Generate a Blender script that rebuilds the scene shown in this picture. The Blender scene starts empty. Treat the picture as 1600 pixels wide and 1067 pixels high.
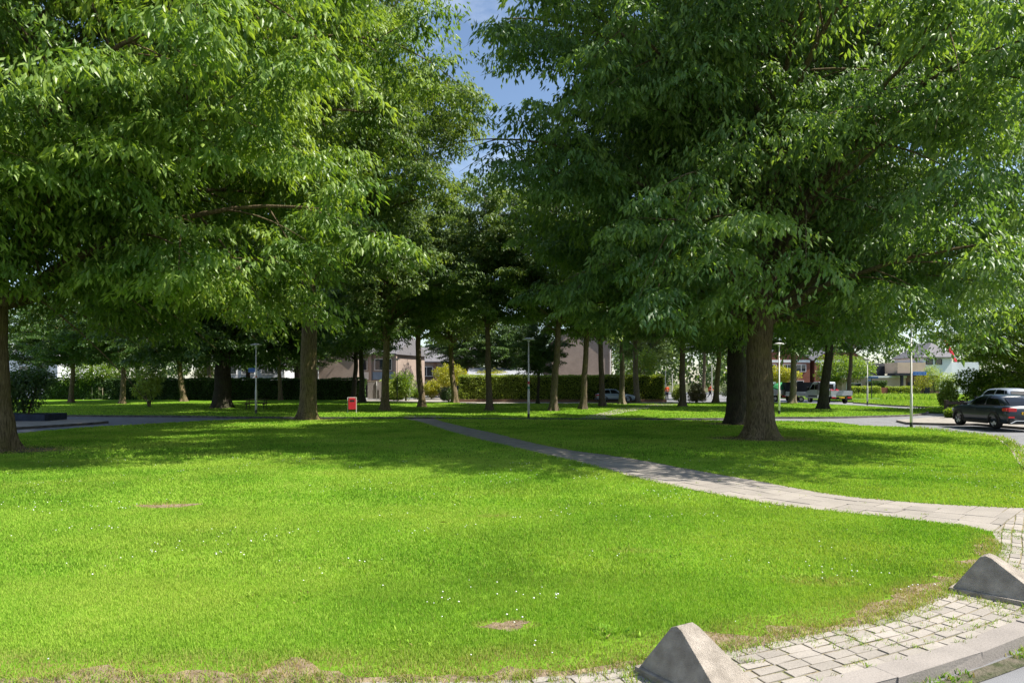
import bpy, bmesh, math, random
import numpy as np
from mathutils import Vector, Matrix, Euler
from mathutils.geometry import tessellate_polygon

scene = bpy.context.scene
COL = scene.collection
R = math.radians

# ------------------------------------------------------------------ camera, sky, sun, exposure
EYE = 2.0
cam_data = bpy.data.cameras.new("camera")
cam = bpy.data.objects.new("camera", cam_data)
COL.objects.link(cam)
cam.location = (0, 0, EYE)
cam.rotation_euler = (R(90), 0, 0)
cam_data.sensor_width = 36
cam_data.lens = 24
cam_data.shift_y = 64.5 / 1600
cam_data.clip_start = 0.1
cam_data.clip_end = 2000
scene.camera = cam

SUN_EL, SUN_AZ = R(54), R(100)         # azimuth clockwise from +Y
sun_dir = Vector((math.cos(SUN_EL) * math.sin(SUN_AZ), math.cos(SUN_EL) * math.cos(SUN_AZ), math.sin(SUN_EL)))
sl = bpy.data.lights.new("sun", 'SUN')
sl.energy = 5.0
sl.angle = R(0.53)
sl.color = (1.0, 0.95, 0.86)
so = bpy.data.objects.new("sun", sl)
so.rotation_euler = sun_dir.to_track_quat('Z', 'Y').to_euler()
so.location = (40, 0, 60)
COL.objects.link(so)

world = bpy.data.worlds.new("World")
scene.world = world
world.use_nodes = True
wn, wl = world.node_tree.nodes, world.node_tree.links
wn.clear()
wo = wn.new('ShaderNodeOutputWorld'); bg = wn.new('ShaderNodeBackground')
sky = wn.new('ShaderNodeTexSky'); sky.sky_type = 'NISHITA'; sky.sun_disc = False
sky.sun_elevation = SUN_EL; sky.sun_rotation = SUN_AZ
sky.air_density = 1.0; sky.dust_density = 0.6; sky.ozone_density = 1.6
tc = wn.new('ShaderNodeTexCoord'); mp = wn.new('ShaderNodeMapping')
mp.inputs['Scale'].default_value = (1.6, 1.6, 5.0); mp.inputs['Rotation'].default_value = (0.0, 0.25, 0.4)
nz = wn.new('ShaderNodeTexNoise'); nz.inputs['Scale'].default_value = 2.2; nz.inputs['Detail'].default_value = 7
nz.inputs['Roughness'].default_value = 0.62; nz.inputs['Distortion'].default_value = 0.5
rp = wn.new('ShaderNodeValToRGB')
rp.color_ramp.elements[0].position = 0.46; rp.color_ramp.elements[0].color = (0.0, 0.0, 0.0, 1)
rp.color_ramp.elements[1].position = 0.78; rp.color_ramp.elements[1].color = (0.6, 0.6, 0.6, 1)
mx = wn.new('ShaderNodeMix'); mx.data_type = 'RGBA'
mx.inputs[7].default_value = (6.6, 7.2, 8.2, 1)
wl.new(tc.outputs['Generated'], mp.inputs['Vector']); wl.new(mp.outputs[0], nz.inputs['Vector'])
wl.new(nz.outputs[0], rp.inputs[0]); wl.new(rp.outputs[0], mx.inputs[0])
wl.new(sky.outputs[0], mx.inputs[6]); wl.new(mx.outputs[2], bg.inputs[0])
bg.inputs[1].default_value = 0.092
wl.new(bg.outputs[0], wo.inputs[0])

scene.view_settings.view_transform = 'Standard'
scene.view_settings.look = 'None'
scene.view_settings.exposure = 1.0
scene.view_settings.gamma = 1.0
scene.render.engine = 'CYCLES'
scene.cycles.max_bounces = 6
scene.cycles.diffuse_bounces = 2
scene.cycles.glossy_bounces = 2
scene.cycles.transmission_bounces = 3
scene.cycles.transparent_max_bounces = 4
scene.cycles.use_denoising = True
scene.cycles.caustics_reflective = False
scene.cycles.caustics_refractive = False
scene.cycles.sample_clamp_indirect = 4

HZ, F = 598.0, 1067.0
def g(px, py, z=0.0):
    d = (EYE - z) * F / (py - HZ)
    return ((px - 800) * d / F, d)

# ------------------------------------------------------------------ helpers
def tag(o, label=None, cat=None, group=None, kind=None):
    if label: o['label'] = label
    if cat: o['category'] = cat
    if group: o['group'] = group
    if kind: o['kind'] = kind
    return o

def empty(name, loc, rz=0.0, label=None, cat=None, group=None):
    o = bpy.data.objects.new(name, None)
    o.empty_display_size = 0.3
    o.location = loc
    o.rotation_euler = (0, 0, rz)
    COL.objects.link(o)
    return tag(o, label, cat, group)

def link(name, me, mat, parent=None):
    o = bpy.data.objects.new(name, me)
    if mat is not None and len(me.materials) == 0:
        for m in (mat if isinstance(mat, (list, tuple)) else [mat]):
            me.materials.append(m)
    COL.objects.link(o)
    if parent is not None: o.parent = parent
    return o

def np_mesh(name, V, Fc, attrs=None, smooth=False):
    """V (n,3), Fc (m,k) equal-size faces"""
    me = bpy.data.meshes.new(name)
    V = np.asarray(V, dtype=np.float32); Fc = np.asarray(Fc, dtype=np.int32)
    n, m, k = len(V), len(Fc), Fc.shape[1]
    me.vertices.add(n); me.vertices.foreach_set('co', V.ravel())
    me.loops.add(m * k); me.loops.foreach_set('vertex_index', Fc.ravel())
    me.polygons.add(m)
    me.polygons.foreach_set('loop_start', np.arange(0, m * k, k, dtype=np.int32))
    me.polygons.foreach_set('loop_total', np.full(m, k, dtype=np.int32))
    me.polygons.foreach_set('use_smooth', np.full(m, bool(smooth)))
    if attrs:
        for an, av in attrs.items():
            a = me.attributes.new(an, 'FLOAT', 'POINT')
            a.data.foreach_set('value', np.asarray(av, dtype=np.float32))
    me.update(calc_edges=True)
    return me

class MB:
    def __init__(s): s.v = []; s.f = []; s.mi = []; s.cur = 0
    def add(s, vs, fs):
        b = len(s.v); s.v += [tuple(v) for v in vs]
        s.f += [tuple(b + i for i in f) for f in fs]; s.mi += [s.cur] * len(fs)
        return s
    def box(s, x0, x1, y0, y1, z0, z1):
        return s.add([(x0,y0,z0),(x1,y0,z0),(x1,y1,z0),(x0,y1,z0),(x0,y0,z1),(x1,y0,z1),(x1,y1,z1),(x0,y1,z1)],
            [(3,2,1,0),(4,5,6,7),(0,1,5,4),(1,2,6,5),(2,3,7,6),(3,0,4,7)])
    def bar(s, a, b, w, h=None):
        a, b = Vector(a), Vector(b); h = h or w
        d = (b - a).normalized(); up = Vector((0,0,1)) if abs(d.z) < .95 else Vector((0,1,0))
        r = d.cross(up).normalized() * w/2; u = r.cross(d).normalized() * h/2
        return s.add([a-r-u, a+r-u, a+r+u, a-r+u, b-r-u, b+r-u, b+r+u, b-r+u],
            [(3,2,1,0),(4,5,6,7),(0,1,5,4),(1,2,6,5),(2,3,7,6),(3,0,4,7)])
    def tube(s, pts, rad, n=8, cap=True):
        pts = [Vector(p) for p in pts]
        if not isinstance(rad, (list, tuple)): rad = [rad]*len(pts)
        b = len(s.v); ref = None
        for i, p in enumerate(pts):
            d = (pts[min(i+1,len(pts)-1)] - pts[max(i-1,0)]).normalized()
            if ref is None:
                ref = d.orthogonal().normalized()
            ref = (ref - d*ref.dot(d)).normalized(); q = d.cross(ref)
            for k in range(n):
                a = 2*math.pi*k/n
                s.v.append(tuple(p + (ref*math.cos(a) + q*math.sin(a))*rad[i]))
        for i in range(len(pts)-1):
            for k in range(n):
                s.f.append((b+i*n+k, b+i*n+(k+1)%n, b+(i+1)*n+(k+1)%n, b+(i+1)*n+k)); s.mi.append(s.cur)
        if cap:
            s.f.append(tuple(b+k for k in reversed(range(n)))); s.mi.append(s.cur)
            e = b+(len(pts)-1)*n
            s.f.append(tuple(e+k for k in range(n))); s.mi.append(s.cur)
        return s
    def lathe(s, prof, n=16, c=(0,0,0), axis='z'):
        b = len(s.v)
        for r, z in prof:
            for k in range(n):
                a = 2*math.pi*k/n
                x, y = r*math.cos(a), r*math.sin(a)
                p = (x, y, z) if axis == 'z' else ((x, z, y) if axis == 'y' else (z, x, y))
                s.v.append((p[0]+c[0], p[1]+c[1], p[2]+c[2]))
        for i in range(len(prof)-1):
            for k in range(n):
                s.f.append((b+i*n+k, b+i*n+(k+1)%n, b+(i+1)*n+(k+1)%n, b+(i+1)*n+k)); s.mi.append(s.cur)
        return s
    def prism(s, poly, z0, z1):
        n = len(poly)
        vs = [(x,y,z0) for x,y in poly] + [(x,y,z1) for x,y in poly]
        tris = tessellate_polygon([[Vector((x,y,0)) for x,y in poly]])
        fs = []
        for t in tris:
            a,b_,c = t
            ar = (poly[b_][0]-poly[a][0])*(poly[c][1]-poly[a][1])-(poly[b_][1]-poly[a][1])*(poly[c][0]-poly[a][0])
            if ar < 0: b_, c = c, b_
            fs.append((n+a, n+b_, n+c)); fs.append((a, c, b_))
        for i in range(n):
            j = (i+1) % n
            fs.append((i, j, n+j, n+i))
        return s.add(vs, fs)
    def build(s, name, mat, parent=None, smooth=False, bevel=0.0, auto=None):
        me = bpy.data.meshes.new(name)
        me.from_pydata(s.v, [], s.f)
        bm = bmesh.new(); bm.from_mesh(me)
        bmesh.ops.recalc_face_normals(bm, faces=bm.faces)
        bm.to_mesh(me); bm.free()
        if isinstance(mat, (list, tuple)) and len(s.mi) == len(me.polygons):
            me.polygons.foreach_set('material_index', np.array(s.mi, dtype=np.int32))
        if smooth: me.polygons.foreach_set('use_smooth', np.ones(len(me.polygons), dtype=bool))
        o = link(name, me, mat, parent)
        if bevel:
            m = o.modifiers.new('bevel', 'BEVEL'); m.width = bevel; m.segments = 2; m.limit_method = 'ANGLE'; m.angle_limit = R(35)
        return o

def copy_tree(o, parent=None):
    c = o.copy(); COL.objects.link(c)
    if parent is not None: c.parent = parent
    for ch in list(o.children): copy_tree(ch, c)
    return c

# ------------------------------------------------------------------ materials
def mat(name, c1, c2=None, scale=4.0, rough=0.7, spec=0.3, bump=0.0, bscale=None, metal=0.0, stretch=None, detail=4.0, lo=.35, hi=.65, coat=0.0):
    m = bpy.data.materials.new(name); m.use_nodes = True
    nt = m.node_tree; nd, lk = nt.nodes, nt.links
    p = nd['Principled BSDF']
    p.inputs['Roughness'].default_value = rough
    p.inputs['Specular IOR Level'].default_value = spec
    p.inputs['Metallic'].default_value = metal
    if coat: p.inputs['Coat Weight'].default_value = coat; p.inputs['Coat Roughness'].default_value = .06
    c2 = c2 or tuple(x*0.75 for x in c1)
    tcn = nd.new('ShaderNodeTexCoord'); mpn = nd.new('ShaderNodeMapping')
    if stretch: mpn.inputs['Scale'].default_value = stretch
    lk.new(tcn.outputs['Object'], mpn.inputs[0])
    n = nd.new('ShaderNodeTexNoise'); n.inputs['Scale'].default_value = scale; n.inputs['Detail'].default_value = detail
    n.inputs['Roughness'].default_value = .6
    lk.new(mpn.outputs[0], n.inputs['Vector'])
    r = nd.new('ShaderNodeValToRGB')
    r.color_ramp.elements[0].position = lo; r.color_ramp.elements[0].color = (*c2, 1)
    r.color_ramp.elements[1].position = hi; r.color_ramp.elements[1].color = (*c1, 1)
    lk.new(n.outputs[0], r.inputs[0]); lk.new(r.outputs[0], p.inputs['Base Color'])
    if bump:
        n2 = nd.new('ShaderNodeTexNoise'); n2.inputs['Scale'].default_value = bscale or scale*3; n2.inputs['Detail'].default_value = 5
        lk.new(mpn.outputs[0], n2.inputs['Vector'])
        b = nd.new('ShaderNodeBump'); b.inputs['Strength'].default_value = bump; b.inputs['Distance'].default_value = .02
        lk.new(n2.outputs[0], b.inputs['Height']); lk.new(b.outputs[0], p.inputs['Normal'])
    return m

def tone_mat(name, dark, mid, light, trans=0.35, tcol=None, rough=0.42, spec=0.45, patch=None):
    """leaf / blade material: colour from the per-leaf 'tone' attribute, translucent; patch=(scale, colour) adds world-space patches"""
    m = bpy.data.materials.new(name); m.use_nodes = True
    nt = m.node_tree; nd, lk = nt.nodes, nt.links
    p = nd['Principled BSDF']; out = nd['Material Output']
    a = nd.new('ShaderNodeAttribute'); a.attribute_name = 'tone'
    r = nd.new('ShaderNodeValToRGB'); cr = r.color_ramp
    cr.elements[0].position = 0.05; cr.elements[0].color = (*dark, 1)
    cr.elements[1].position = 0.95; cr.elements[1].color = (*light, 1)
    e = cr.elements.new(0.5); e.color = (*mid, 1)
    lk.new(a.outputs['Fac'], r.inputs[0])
    colour = r.outputs[0]
    if patch:
        ge = nd.new('ShaderNodeNewGeometry')
        n = nd.new('ShaderNodeTexNoise'); n.inputs['Scale'].default_value = patch[0]; n.inputs['Detail'].default_value = 5
        lk.new(ge.outputs['Position'], n.inputs['Vector'])
        rr = nd.new('ShaderNodeValToRGB'); rr.color_ramp.elements[0].position = .42; rr.color_ramp.elements[1].position = .72
        rr.color_ramp.elements[1].color = (.75, .75, .75, 1)
        lk.new(n.outputs[0], rr.inputs[0])
        mxx = nd.new('ShaderNodeMix'); mxx.data_type = 'RGBA'; mxx.inputs[7].default_value = (*patch[1], 1)
        lk.new(rr.outputs[0], mxx.inputs[0]); lk.new(colour, mxx.inputs[6]); colour = mxx.outputs[2]
        ad = nd.new('ShaderNodeAttribute'); ad.attribute_name = 'dry'
        mx2 = nd.new('ShaderNodeMix'); mx2.data_type = 'RGBA'; mx2.inputs[7].default_value = (.36, .27, .12, 1)
        lk.new(ad.outputs['Fac'], mx2.inputs[0]); lk.new(colour, mx2.inputs[6]); colour = mx2.outputs[2]
    lk.new(colour, p.inputs['Base Color'])
    p.inputs['Roughness'].default_value = rough; p.inputs['Specular IOR Level'].default_value = spec
    t = nd.new('ShaderNodeBsdfTranslucent')
    h = nd.new('ShaderNodeMix'); h.data_type = 'RGBA'; h.blend_type = 'MULTIPLY'; h.inputs[0].default_value = 1.0
    tc_ = tcol or (2.2, 2.1, 0.7)
    h.inputs[7].default_value = (*tc_, 1)
    lk.new(colour, h.inputs[6]); lk.new(h.outputs[2], t.inputs[0])
    ms = nd.new('ShaderNodeMixShader'); ms.inputs[0].default_value = trans
    lk.new(p.outputs[0], ms.inputs[1]); lk.new(t.outputs[0], ms.inputs[2]); lk.new(ms.outputs[0], out.inputs[0])
    return m

def tile_mat(name, c1, c2, rough=.85, moss=None):
    """paving: per-stone tone attribute plus fine speckle"""
    m = bpy.data.materials.new(name); m.use_nodes = True
    nt = m.node_tree; nd, lk = nt.nodes, nt.links
    p = nd['Principled BSDF']; p.inputs['Roughness'].default_value = rough; p.inputs['Specular IOR Level'].default_value = .2
    a = nd.new('ShaderNodeAttribute'); a.attribute_name = 'tone'
    tcn = nd.new('ShaderNodeTexCoord')
    n = nd.new('ShaderNodeTexNoise'); n.inputs['Scale'].default_value = 55; n.inputs['Detail'].default_value = 6; n.inputs['Roughness'].default_value = .7
    n3 = nd.new('ShaderNodeTexNoise'); n3.inputs['Scale'].default_value = 2.3; n3.inputs['Detail'].default_value = 5
    lk.new(tcn.outputs['Object'], n.inputs[0]); lk.new(tcn.outputs['Object'], n3.inputs[0])
    ad = nd.new('ShaderNodeMath'); ad.operation = 'MULTIPLY_ADD'; ad.inputs[1].default_value = .9; ad.inputs[2].default_value = -.45
    lk.new(n.outputs[0], ad.inputs[0])
    ad3 = nd.new('ShaderNodeMath'); ad3.operation = 'MULTIPLY_ADD'; ad3.inputs[1].default_value = .6; ad3.inputs[2].default_value = -.30
    lk.new(n3.outputs[0], ad3.inputs[0])
    s1 = nd.new('ShaderNodeMath'); s1.operation = 'ADD'; lk.new(a.outputs['Fac'], s1.inputs[0]); lk.new(ad.outputs[0], s1.inputs[1])
    s2 = nd.new('ShaderNodeMath'); s2.operation = 'ADD'; lk.new(s1.outputs[0], s2.inputs[0]); lk.new(ad3.outputs[0], s2.inputs[1])
    r = nd.new('ShaderNodeValToRGB'); r.color_ramp.elements[0].color = (*c2, 1); r.color_ramp.elements[1].color = (*c1, 1)
    lk.new(s2.outputs[0], r.inputs[0]); lk.new(r.outputs[0], p.inputs['Base Color'])
    b = nd.new('ShaderNodeBump'); b.inputs['Strength'].default_value = .5; b.inputs['Distance'].default_value = .01
    lk.new(n.outputs[0], b.inputs['Height']); lk.new(b.outputs[0], p.inputs['Normal'])
    return m

def brick_mat(name, c1, c2, mortar, scale=4.0):
    m = bpy.data.materials.new(name); m.use_nodes = True
    nt = m.node_tree; nd, lk = nt.nodes, nt.links
    p = nd['Principled BSDF']; p.inputs['Roughness'].default_value = .9; p.inputs['Specular IOR Level'].default_value = .15
    tcn = nd.new('ShaderNodeTexCoord'); sx = nd.new('ShaderNodeSeparateXYZ'); cx = nd.new('ShaderNodeCombineXYZ')
    lk.new(tcn.outputs['Object'], sx.inputs[0])
    s = nd.new('ShaderNodeMath'); s.operation = 'ADD'
    lk.new(sx.outputs[0], s.inputs[0]); lk.new(sx.outputs[1], s.inputs[1])
    lk.new(s.outputs[0], cx.inputs[0]); lk.new(sx.outputs[2], cx.inputs[1])
    b = nd.new('ShaderNodeTexBrick'); b.inputs['Scale'].default_value = scale
    b.inputs['Color1'].default_value = (*c1, 1); b.inputs['Color2'].default_value = (*c2, 1); b.inputs['Mortar'].default_value = (*mortar, 1)
    b.inputs['Mortar Size'].default_value = .03; b.inputs['Brick Width'].default_value = .9; b.inputs['Row Height'].default_value = .28
    lk.new(cx.outputs[0], b.inputs['Vector'])
    n = nd.new('ShaderNodeTexNoise'); n.inputs['Scale'].default_value = .8; n.inputs['Detail'].default_value = 6
    lk.new(tcn.outputs['Object'], n.inputs[0])
    mxx = nd.new('ShaderNodeMix'); mxx.data_type = 'RGBA'; mxx.blend_type = 'MULTIPLY'; mxx.inputs[0].default_value = .5
    lk.new(b.outputs[0], mxx.inputs[6]); lk.new(n.outputs[0], mxx.inputs[7]); lk.new(mxx.outputs[2], p.inputs['Base Color'])
    return m

def bark_mat(name, c1, c2, moss):
    m = bpy.data.materials.new(name); m.use_nodes = True
    nt = m.node_tree; nd, lk = nt.nodes, nt.links
    p = nd['Principled BSDF']; p.inputs['Roughness'].default_value = .92; p.inputs['Specular IOR Level'].default_value = .1
    tcn = nd.new('ShaderNodeTexCoord'); mpn = nd.new('ShaderNodeMapping'); mpn.inputs['Scale'].default_value = (1, 1, .13)
    lk.new(tcn.outputs['Object'], mpn.inputs[0])
    n = nd.new('ShaderNodeTexNoise'); n.inputs['Scale'].default_value = 26; n.inputs['Detail'].default_value = 7; n.inputs['Roughness'].default_value = .68
    n.inputs['Distortion'].default_value = .4
    lk.new(mpn.outputs[0], n.inputs[0])
    r = nd.new('ShaderNodeValToRGB'); r.color_ramp.elements[0].position = .36; r.color_ramp.elements[0].color = (*c2, 1)
    r.color_ramp.elements[1].position = .62; r.color_ramp.elements[1].color = (*c1, 1)
    lk.new(n.outputs[0], r.inputs[0])
    n2 = nd.new('ShaderNodeTexNoise'); n2.inputs['Scale'].default_value = 1.6; n2.inputs['Detail'].default_value = 6
    lk.new(tcn.outputs['Object'], n2.inputs[0])
    r2 = nd.new('ShaderNodeValToRGB'); r2.color_ramp.elements[0].position = .48; r2.color_ramp.elements[1].position = .7
    r2.color_ramp.elements[1].color = (.6, .6, .6, 1)
    lk.new(n2.outputs[0], r2.inputs[0])
    mxx = nd.new('ShaderNodeMix'); mxx.data_type = 'RGBA'; mxx.inputs[7].default_value = (*moss, 1)
    lk.new(r2.outputs[0], mxx.inputs[0]); lk.new(r.outputs[0], mxx.inputs[6]); lk.new(mxx.outputs[2], p.inputs['Base Color'])
    b = nd.new('ShaderNodeBump'); b.inputs['Strength'].default_value = 1.0; b.inputs['Distance'].default_value = .05
    lk.new(n.outputs[0], b.inputs['Height']); lk.new(b.outputs[0], p.inputs['Normal'])
    return m

M = {}
M['leaf_near'] = tone_mat('leaf_near', (.045,.092,.022), (.105,.190,.036), (.27,.36,.068), trans=.36, spec=.42, rough=.42)
M['leaf_deep'] = tone_mat('leaf_deep', (.042,.092,.032), (.095,.178,.048), (.22,.32,.070), trans=.36, spec=.48, rough=.46)
M['leaf_mid'] = tone_mat('leaf_mid', (.044,.084,.033), (.088,.148,.047), (.20,.265,.082), trans=.34, spec=.35, rough=.48)
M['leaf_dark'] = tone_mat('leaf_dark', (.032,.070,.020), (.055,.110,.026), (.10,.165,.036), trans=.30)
M['leaf_bright'] = tone_mat('leaf_bright', (.07,.13,.018), (.13,.21,.022), (.22,.29,.03), trans=.4)
M['leaf_yellow'] = tone_mat('leaf_yellow', (.16,.19,.02), (.28,.29,.025), (.42,.38,.04), trans=.4)
M['leaf_hedge'] = tone_mat('leaf_hedge', (.14,.20,.035), (.27,.35,.065), (.44,.50,.12), trans=.30)  # leaf colour lightened to stand in for sun the tree crowns block
M['leaf_red'] = tone_mat('leaf_red', (.07,.07,.03), (.15,.13,.06), (.30,.19,.12), trans=.3)
M['leaf_grey'] = tone_mat('leaf_grey', (.08,.12,.07), (.14,.19,.11), (.24,.28,.18), trans=.3)
M['blade'] = tone_mat('blade', (.105,.235,.020), (.235,.42,.038), (.39,.53,.085), trans=.36, tcol=(1.35,1.3,.7), rough=.75, spec=.12, patch=(.38, (.37,.47,.07)))
M['bark'] = bark_mat('bark', (.23,.175,.105), (.050,.037,.022), (.16,.14,.045))
M['bark_brown'] = bark_mat('bark_brown', (.17,.13,.095), (.055,.04,.03), (.13,.11,.045))
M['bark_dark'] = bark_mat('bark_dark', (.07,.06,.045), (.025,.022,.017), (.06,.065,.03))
M['bark_pale'] = bark_mat('bark_pale', (.27,.22,.16), (.10,.08,.06), (.20,.18,.09))
M['lawn'] = mat('lawn', (.15,.275,.018), (.08,.165,.012), scale=1.1, rough=.95, spec=.05, bump=.6, bscale=40, detail=9, lo=.3, hi=.7)
M['meadow'] = mat('meadow', (.11,.17,.03), (.06,.11,.018), scale=1.5, rough=.95, spec=.05, bump=.6, bscale=12, detail=8)
M['soil'] = mat('soil', (.29,.225,.15), (.14,.105,.07), scale=9, rough=.95, spec=.05, bump=.8, bscale=40, detail=8)
M['base'] = mat('base', (.10,.10,.05), (.06,.075,.03), scale=.3, rough=.95, spec=.05)
M['asphalt'] = mat('asphalt', (.215,.215,.22), (.15,.15,.155), scale=1.2, rough=.85, spec=.25, bump=.4, bscale=160, detail=10, lo=.3, hi=.7)
M['pave_pale'] = mat('pave_pale', (.34,.31,.27), (.22,.20,.17), scale=3, rough=.9, spec=.15, bump=.3, bscale=60, detail=8)
M['gutter'] = mat('gutter', (.15,.13,.10), (.06,.07,.035), scale=9, rough=.95, spec=.05, bump=1.0, bscale=50, detail=10)
M['joint'] = mat('joint', (.31,.25,.175), (.15,.155,.07), scale=4, rough=.95, spec=.05, bump=.6, bscale=60, detail=8)
M['tile'] = tile_mat('tile', (.375,.335,.29), (.175,.158,.138))
M['brickpave'] = tile_mat('brickpave', (.40,.36,.315), (.20,.18,.155))
M['kerbstone'] = tile_mat('kerbstone', (.37,.33,.295), (.15,.135,.122))
M['kerb_dark'] = mat('kerb_dark', (.16,.145,.13), (.07,.065,.06), scale=3, rough=.9, spec=.15)
M['concrete'] = mat('concrete', (.58,.51,.43), (.17,.145,.115), scale=7, rough=.92, spec=.1, bump=1.0, bscale=130, detail=15, lo=.18, hi=.82)
M['brick_pink'] = brick_mat('brick_pink', (.46,.35,.28), (.39,.29,.24), (.46,.40,.35))
M['brick_red'] = brick_mat('brick_red', (.34,.105,.06), (.27,.08,.05), (.30,.22,.18))
M['brick_brown'] = brick_mat('brick_brown', (.28,.155,.095), (.22,.12,.08), (.28,.22,.18))
M['render_beige'] = mat('render_beige', (.60,.45,.34), (.53,.40,.30), scale=1.5, rough=.9)
M['render_white'] = mat('render_white', (.74,.76,.78), (.66,.68,.70), scale=1.2, rough=.85)
M['white'] = mat('white', (.80,.80,.79), (.70,.70,.69), scale=2, rough=.5)
M['panel_blue'] = mat('panel_blue', (.20,.27,.36), (.17,.23,.31), scale=2, rough=.5)
M['panel_dark'] = mat('panel_dark', (.022,.024,.032), (.015,.016,.022), scale=2, rough=.6)
M['roof_grey'] = mat('roof_grey', (.20,.19,.20), (.13,.125,.13), scale=2.5, rough=.85, bump=.5, bscale=9, stretch=(1,1,6))
M['roof_slate'] = mat('roof_slate', (.33,.34,.37), (.25,.26,.28), scale=2.5, rough=.7)
M['glass'] = mat('glass', (.035,.045,.055), (.02,.026,.03), scale=1, rough=.06, spec=.8)
M['glass_car'] = mat('glass_car', (.006,.008,.010), (.004,.005,.006), scale=1, rough=.08, spec=.38)
M['galv'] = mat('galv', (.56,.55,.52), (.44,.43,.41), scale=7, rough=.55, spec=.4, stretch=(1,1,.3))
M['galv_white'] = mat('galv_white', (.74,.71,.66), (.60,.57,.53), scale=7, rough=.6, spec=.35, stretch=(1,1,.3))
M['pole_dark'] = mat('pole_dark', (.05,.055,.05), (.03,.035,.03), scale=6, rough=.5)
M['sign_blue'] = mat('sign_blue', (.012,.13,.46), (.010,.11,.40), scale=3, rough=.35, spec=.5)
M['sign_white'] = mat('sign_white', (.70,.73,.78), (.62,.66,.72), scale=3, rough=.4)
M['sign_letter'] = mat('sign_letter', (.20,.36,.68), (.17,.32,.62), scale=3, rough=.4)
M['red'] = mat('red', (.46,.010,.026), (.38,.008,.022), scale=5, rough=.4, spec=.5)
M['green_sticker'] = mat('green_sticker', (.02,.25,.13), (.02,.2,.1), scale=5, rough=.5)
M['orange'] = mat('orange', (.85,.13,.03), (.72,.10,.025), scale=6, rough=.7)
M['reflect'] = mat('reflect', (.72,.74,.70), (.6,.62,.58), scale=6, rough=.4)
M['navy'] = mat('navy', (.018,.020,.030), (.012,.014,.02), scale=6, rough=.85)
M['skin'] = mat('skin', (.50,.29,.20), (.44,.25,.17), scale=8, rough=.55)
M['hair'] = mat('hair', (.05,.035,.022), (.03,.02,.014), scale=20, rough=.6)
M['wood_dark'] = mat('wood_dark', (.085,.062,.045), (.045,.033,.025), scale=6, rough=.85, stretch=(.3,4,4))
M['wood_grey'] = mat('wood_grey', (.30,.27,.25), (.19,.17,.16), scale=6, rough=.9, stretch=(5,5,.4))
M['wood_pale'] = mat('wood_pale', (.42,.36,.26), (.30,.25,.18), scale=6, rough=.85, stretch=(4,4,.4))
M['planter'] = mat('planter', (.035,.045,.075), (.02,.027,.045), scale=5, rough=.8)
M['paint_suv'] = mat('paint_suv', (.014,.024,.034), (.012,.020,.028), scale=1, rough=.32, spec=.45, coat=.35)
M['paint_silver'] = mat('paint_silver', (.30,.34,.40), (.27,.31,.37), scale=1, rough=.3, spec=.6, coat=.7)
M['paint_blue'] = mat('paint_blue', (.27,.34,.45), (.24,.31,.41), scale=1, rough=.32, spec=.6, coat=.6)
M['paint_white'] = mat('paint_white', (.62,.68,.76), (.56,.62,.70), scale=1, rough=.35, spec=.5, coat=.5)
M['paint_mint'] = mat('paint_mint', (.45,.60,.56), (.38,.52,.48), scale=1, rough=.4, spec=.5)
M['tarp_green'] = mat('tarp_green', (.06,.36,.12), (.04,.26,.09), scale=2.5, rough=.7)
M['alu'] = mat('alu', (.45,.47,.50), (.36,.38,.41), scale=4, rough=.45, metal=.3, stretch=(.3,1,5))
M['black_plastic'] = mat('black_plastic', (.018,.018,.019), (.012,.012,.013), scale=5, rough=.55)
M['tyre'] = mat('tyre', (.016,.016,.016), (.010,.010,.010), scale=10, rough=.85)
M['rim'] = mat('rim', (.70,.71,.73), (.62,.63,.65), scale=4, rough=.35, metal=.1)
M['lamp_red'] = mat('lamp_red', (.60,.012,.018), (.45,.01,.012), scale=6, rough=.12, spec=.7)
M['lamp_clear'] = mat('lamp_clear', (.6,.62,.65), (.5,.52,.55), scale=6, rough=.1, spec=.7)
M['plate'] = mat('plate', (.80,.48,.03), (.72,.43,.025), scale=4, rough=.4)
M['flower_white'] = mat('flower_white', (.80,.80,.74), (.70,.70,.60), scale=40, rough=.8)
M['flower_pink'] = mat('flower_pink', (.62,.33,.40), (.5,.26,.33), scale=20, rough=.8)
M['dead_leaf'] = mat('dead_leaf', (.30,.13,.05), (.2,.08,.03), scale=30, rough=.8)
M['net_black'] = mat('net_black', (.014,.016,.022), (.010,.011,.015), scale=9, rough=.85)

# ------------------------------------------------------------------ the setting: ground, road, lawns, paths
rng = np.random.default_rng(7)
random.seed(7)

def structure(o): o['kind'] = 'structure'; return o

mb = MB(); mb.add([(-900,-300,-.14),(900,-300,-.14),(900,1500,-.14),(-900,1500,-.14)], [(0,1,2,3)])
structure(mb.build('ground', M['base']))
mb = MB(); mb.add([(-130,-30,-.10),(130,-30,-.10),(130,150,-.10),(-130,150,-.10)], [(0,1,2,3)])
structure(mb.build('road', M['asphalt']))

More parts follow.
